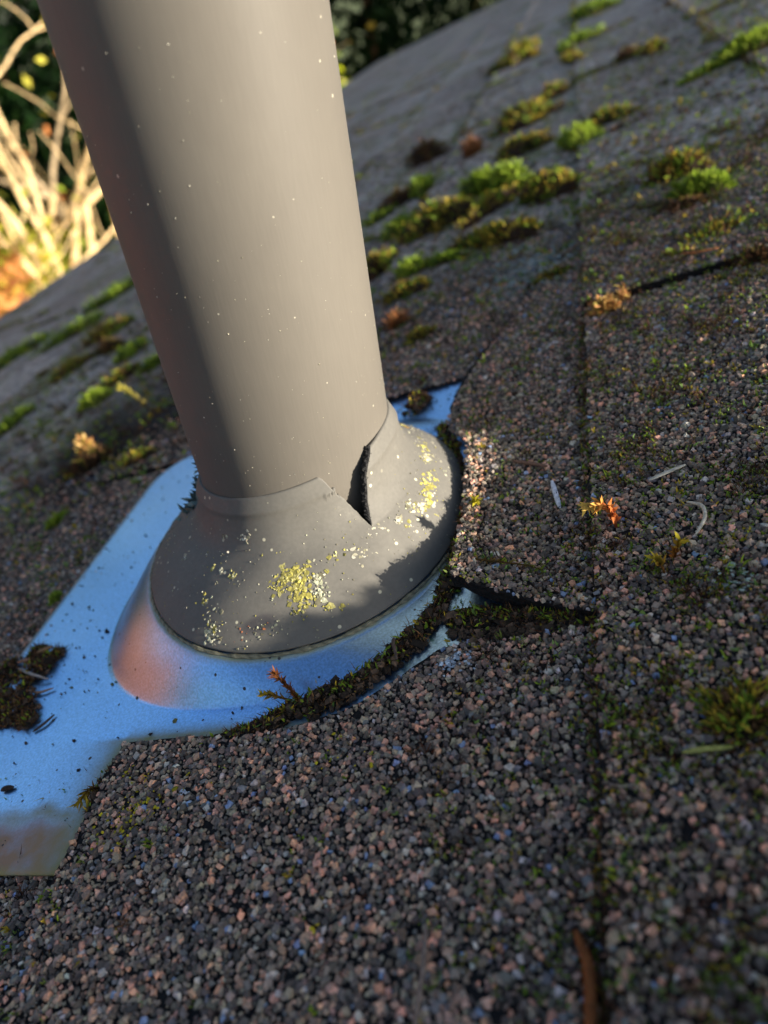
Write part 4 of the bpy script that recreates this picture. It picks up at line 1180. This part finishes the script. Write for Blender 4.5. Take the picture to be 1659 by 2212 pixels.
def sprig(label, stem, leafL, leafW, cbase, ctip, m=60, rad=.35, cat='moss', group='moss sprigs'):
    stem = np.asarray(stem, float)
    t = np.linspace(0, len(stem)-1, 16)
    c = np.stack([np.interp(t, np.arange(len(stem)), stem[:, i]) for i in range(3)], -1)
    for _ in range(2): c[1:-1] = (c[:-2]+2*c[1:-1]+c[2:])/4
    P = RP(c[:, 0], c[:, 1], c[:, 2])
    V, F = tube(P, np.linspace(rad, rad*.5, 16), 5)
    parts = [(V, F, np.asarray(cbase)*.6)]
    s = rng.uniform(.1, 1, m); i = s*15
    Q = np.stack([np.interp(i, np.arange(16), P[:, k]) for k in range(3)], -1)
    T = unit(np.gradient(P, axis=0)); Tt = T[np.clip(i.astype(int), 0, 15)]
    D = unit(Tt*.9+rng.normal(size=Q.shape)*.55)
    mixw = (s**2)[:, None]
    ct = np.asarray(cbase)*(1-mixw)+np.asarray(ctip)*mixw
    parts.append(blades(Q, D, leafL*rng.uniform(.6, 1.2, m), leafW*rng.uniform(.7, 1.2, m), ct*.7, ct*rng.uniform(.8, 1.2, (m, 1))))
    V, F, cl = merge(parts)
    return tag(mesh('moss_sprig', V, F, M['moss'], base=P[0], col=cl), label, cat, group)
sprig('upright brown moss sprig standing against the blue metal cone', [fo(18, -71.5, 2), fo(17.5, -71, 7), fo(16, -70.5, 12)], 2.2, .28, lin(110, 66, 30), lin(140, 84, 40), 80, .4)
sprig('short moss sprig with a yellow tip beside the upright brown sprig', [fo(16.5, -72, 3), fo(12.5, -72, 6), fo(9.5, -72, 6.4)], 2.0, .3, lin(130, 96, 40), lin(200, 180, 40), 60, .35)
sprig('glowing yellow and orange moss tip bending over the shingle joint', [on(98.5, -27, 0), on(98.5, -26.5, 5), on(96.5, -26, 8.0), on(92.5, -26, 7.4)], 2.6, .55, lin(190, 100, 50), lin(250, 216, 110), 70, .5)
sprig('star shaped yellow green moss on the lit edge of the raised shingle', [on(58.5, -6, 0), on(59.5, -7, 1.6), on(60, -8, 2.2)], 2.6, .35, lin(150, 140, 40), lin(200, 190, 50), 40, .3)
sprig('pale yellow sunlit sprout rising from the lower shingles left of the pipe', [(-172, 172, 0), (-174, 172, 7), (-177, 172, 14), (-181, 172, 20)], 4.0, .9, lin(90, 80, 40), lin(214, 204, 90), 50, .6)
sprig('orange yellow upright moss shoots on the upper shingle', [on(111, -42, 0), on(112, -42, 3), on(113, -41.5, 5)], 2.4, .5, lin(150, 90, 40), lin(206, 190, 50), 34, .35)
sprig('lower yellow moss shoot beside the orange yellow shoots', [on(108.5, -47, 0), on(108, -46, 2.5), on(107, -45.5, 4.2)], 2.2, .5, lin(150, 100, 40), lin(200, 186, 60), 30, .35)
sprig('thin green creeping moss strand near the front edge of the raised shingle', [on(63, -35, 1), on(70, -36.5, 1.8), on(76, -37, 1.5), on(80, -39, 1.2)], 1.6, .3, lin(110, 84, 40), lin(130, 150, 50), 46, .3)
sprig('small moss tuft hanging on the green metal corner', [fo(-36, -92, .5), fo(-38, -93.5, 2.4), fo(-39.5, -97, 2.0)], 2.6, .3, lin(90, 66, 30), lin(170, 150, 40), 70, .4)
sprig('reddish dry moss stalk leaning on the left side of the raised shingle', [(54, -19, .5), (54.5, -14, 2.6), (55, -8, 5)], 1.6, .22, lin(120, 74, 50), lin(190, 120, 80), 50, .35)

# grit lying on the flange and cone
m = 230
u = rng.uniform(-112, 0, m); v = rng.uniform(-112, 84, m)
u = np.concatenate([u, rng.normal(-84, 16, 90), rng.uniform(5, 50, 50)]); v = np.concatenate([v, rng.normal(-52, 18, 90), rng.uniform(70, 88, 50)])
ok = ~((np.abs((u+1.5)/72)**2.4+np.abs(v/69)**2.4) < 1) & ~((u > -35) & (v < -79)) & (u > -112) & (v > -112)
u, v = u[ok], v[ok]; m = len(u)
cc = np.array([lin(38, 36, 36), lin(60, 52, 46), lin(80, 72, 50), lin(96, 100, 60)])[rng.integers(0, 4, m)]
V, F, c = chips(RP(u, v, flange_n(u)+.25), np.clip(rng.lognormal(math.log(.36), .55, m), .15, 1.8), cc)
tag(mesh('grit', V, F, M['granule'], base=RP(-80, -50, 1), col=c), 'dark grit and crumbs scattered on the metal flange', kind='stuff')

# ------------------------------------------------------------------ trees and shrubs beyond the eave (metres here)
def leaf_cards(P, size, cols, aspect=.55):
    m = len(P)
    A = unit(rng.normal(size=(m, 3))); B = unit(np.cross(A, rng.normal(size=(m, 3))))
    s = (np.broadcast_to(size, (m,))*rng.uniform(.6, 1.3, m))[:, None]
    V = np.stack([P-A*s, P+B*s*aspect, P+A*s, P-B*s*aspect], 1).reshape(-1, 3)
    return V, [np.arange(m*4).reshape(-1, 4)], np.repeat(np.broadcast_to(cols, (m, 3)), 4, axis=0)

def conifer(label, x, y, h, r, dark=.85, seed=0):
    base = np.array([x, y, GZ/1000])*1000
    t = empty('conifer', base, label, 'tree', 'conifers beyond the roof')
    V, F = tube(np.array([[x, y, GZ/1000-.1], [x+.02, y, GZ/1000+h*.5], [x, y, GZ/1000+h]])*1000, np.array([h*.02, h*.012, .01])*1000, 8)
    mesh('trunk', V, F, M['bark'], t, col=lin(88, 66, 48))
    parts = []
    nb = int(16+h*9)
    for i in range(nb):
        f = (i+.5)/nb
        z0 = GZ/1000+h*(.06+.92*f); a = i*2.4+rng.normal()*.3
        L = r*(1-f)**.85*rng.uniform(.75, 1.15)+.12
        s = np.linspace(.05, 1, max(4, int(L*9)))
        droop = -.28*L*s**1.6+.06*L*s
        k = 12
        S = np.repeat(s, k)
        P = np.stack([x+np.cos(a)*L*S, y+np.sin(a)*L*S, z0+np.interp(S, s, droop)], -1)
        wd = .20*L*(1-S*.6)+.05
        P[:, 0] += -math.sin(a)*rng.normal(size=len(S))*wd; P[:, 1] += math.cos(a)*rng.normal(size=len(S))*wd
        P[:, 2] += rng.normal(size=len(S))*.06-.05
        g0 = np.array([lin(40, 76, 34), lin(30, 60, 30), lin(60, 98, 40), lin(46, 88, 36)])[rng.integers(0, 4, len(S))]*rng.uniform(.6, 1.2, (len(S), 1))*dark
        parts.append(leaf_cards(P*1000, 85., g0, .4))
    V, F, c = merge(parts)
    mesh('crown', V, F, M['leaf'], t, col=c)

def limb(p, d, L, r, depth, parts, ends, gn=.0):
    n = 6
    pts = [p]
    for i in range(n):
        d = unit(d+rng.normal(size=3)*.16+np.array([0, 0, .04]))
        pts.append(pts[-1]+d*L/n)
    pts = np.array(pts)
    V, F = tube(pts*1000, np.linspace(r, r*.55, n+1)*1000, 6, cap=False)
    parts.append((V, F, np.array([1., 1, 1])))
    if depth == 0:
        ends.append(pts); return
    for k in range(3):
        i = rng.integers(2, n+1)
        nd = unit(d+rng.normal(size=3)*.75)
        limb(pts[i], nd, L*rng.uniform(.5, .8), r*.5, depth-1, parts, ends)

def broadleaf(label, x, y, h, r, barkc, leafc, nleaf, lsize=.05, lean=(0, 0), depth=3, stems=1, spread=.11):
    base = np.array([x, y, GZ/1000])*1000
    t = empty('broadleaf_tree', base, label, 'tree', 'leafy trees beyond the roof')
    parts, ends = [], []
    for s in range(stems):
        limb(np.array([x+rng.normal()*.2*(stems > 1), y+rng.normal()*.2*(stems > 1), GZ/1000-.1]), unit(np.array([lean[0]+rng.normal()*.12*(stems > 1), lean[1]+rng.normal()*.12*(stems > 1), 1.])), h*.55, r, depth, parts, ends)
    V, F, c = merge(parts)
    mesh('trunk', V, F, M['bark'], t, col=c*barkc)
    if nleaf:
        E_ = np.concatenate(ends)
        P = E_[rng.integers(0, len(E_), nleaf)]+rng.normal(size=(nleaf, 3))*spread
        cl = np.array(leafc)[rng.integers(0, len(leafc), nleaf)]*rng.uniform(.7, 1.25, (nleaf, 1))
        V, F, c = leaf_cards(P*1000, lsize*1000, cl)
        mesh('crown', V, F, M['leaf'], t, col=c)

def shrub(label, x, y, h, r, leafc, n=2600, lsize=.045):
    base = np.array([x, y, GZ/1000])*1000
    t = empty('shrub', base, label, 'shrub', 'shrubs beyond the roof')
    parts = []
    for k in range(7):
        a = rng.uniform(0, 6.28); e = np.array([x+math.cos(a)*r*.6, y+math.sin(a)*r*.6, GZ/1000+h*rng.uniform(.6, .95)])
        V, F = tube(np.array([[x, y, GZ/1000-.05], [(x+e[0])/2, (y+e[1])/2, GZ/1000+h*.45], e])*1000, np.array([.03, .02, .006])*1000, 6)
        parts.append((V, F, lin(100, 84, 66)))
    V, F, c = merge(parts)
    mesh('stems', V, F, M['bark'], t, col=c)
    nb = 26
    C = np.stack([x+rng.normal(size=nb)*r*.5, y+rng.normal(size=nb)*r*.5, GZ/1000+h*rng.uniform(.15, .95, nb)], -1)
    P = C[rng.integers(0, nb, n)]+rng.normal(size=(n, 3))*np.array([r*.2, r*.2, h*.09])
    cl = np.array(leafc)[rng.integers(0, len(leafc), n)]*rng.uniform(.7, 1.25, (n, 1))
    V, F, c = leaf_cards(P*1000, lsize*1000, cl)
    mesh('crown', V, F, M['leaf'], t, col=c)

def at(azd, dist):        # degrees from +Y towards -X, metres from the camera
    return .08-math.sin(azd*D2R)*dist, -.18+math.cos(azd*D2R)*dist
DG = 1.0  # conifers below with a low last factor: deep shade painted into leaf colour
conifer('dark green conifer straight behind the pipe, nearest to the roof', *at(13, 10.5), 5.2, 1.6, .24)
conifer('dark green conifer behind the far roof corner', *at(6, 11.5), 5.4, 1.7, .24)
conifer('dark green conifer right of the far roof corner', *at(-1, 12.5), 5.4, 1.8, .24)
conifer('dark green conifer hidden mostly by the pipe', *at(20, 11.5), 5.3, 1.7, .24)
conifer('dark conifer behind the bare branches, right of the sunlit trunk', *at(32.5, 10.6), 5.0, 1.7, .3)
conifer('dark conifer behind the bare branches, far left', *at(41, 12.5), 5.4, 1.7, .5)
conifer('dark conifer behind the bare branches, between its two neighbours', *at(36.5, 13.5), 5.6, 1.8, .4)
conifer('tall conifer standing beyond the far end of the roof, sunward side', 3.2, 9.6, 7.0, 2.0)
conifer('tall conifer standing sunward behind the first tall one', 6.0, 8.6, 8.0, 2.2)
conifer('tall conifer farthest beyond the far end of the roof', 4.6, 12.4, 7.8, 2.2)
for i, (a_, d_, h_, r_, lb) in enumerate([
        (46, 12.0, 5.6, 1.8, 'first of the conifers left of the picture, nearest the bare trees'), (53, 10.5, 5.8, 1.9, 'second conifer left of the picture along the low side'),
        (61, 12.5, 6.2, 2.0, 'third conifer left of the picture along the low side'), (68, 10.8, 5.8, 1.9, 'fourth conifer left of the picture along the low side'),
        (77, 12.2, 6.2, 2.0, 'fifth conifer left of the picture along the low side'), (104, 10.5, 6.0, 2.0, 'conifer behind the camera on the low side, nearest the maple'), (116, 12.0, 6.4, 2.1, 'conifer farthest behind the camera on the low side')]):
    conifer(lb, *at(a_, d_), h_, r_)
TANB = lin(216, 188, 142)
YG = [lin(186, 190, 64), lin(206, 200, 84), lin(150, 168, 56)]
AUT = [lin(196, 130, 78), lin(210, 150, 90), lin(170, 110, 66), lin(190, 160, 70)]
rng = np.random.default_rng(3)
broadleaf('leaning pale sunlit tree with bare crooked branches, left of the pipe', *at(36.5, 8.2), 4.6, .065, TANB, YG, 110, .05, (.15, -.1), 3, 2)
broadleaf('pale bare tree at the left picture edge', *at(40.5, 7.6), 4.4, .055, TANB, YG+AUT, 220, .05, (.05, .05), 3, 4)
broadleaf('thin bare tree close to the left side of the pipe', *at(33.2, 9.4), 4.4, .06, lin(170, 150, 120), YG, 40, .05, (0, 0), 3, 1)
shrub('yellow green sunlit shrub at the left picture edge', *at(40.6, 7.0), 2.1, .5, YG+[lin(196, 190, 70)], 2600, .05)
shrub('orange pink autumn shrub just over the gutter', *at(42.5, 5.6), 2.15, .5, AUT, 2400, .05)
shrub('green sunlit shrub low behind the gutter', *at(37.2, 7.6), 1.75, .5, [lin(120, 140, 40), lin(96, 120, 40)], 2000, .05)
shrub('bright yellow green shrub peeping out right beside the pipe', *at(15.3, 7.4), 2.72, .42, [lin(170, 180, 40), lin(150, 168, 40)], 1500, .05)
rng = np.random.default_rng(5)
broadleaf('orange autumn maple tree across from the low side of the roof', -5.0, -.3, 4.0, .09, lin(110, 84, 64), [lin(224, 130, 82), lin(230, 148, 98), lin(208, 112, 68)], 13000, .07, (0, 0), 3, 5, .26)
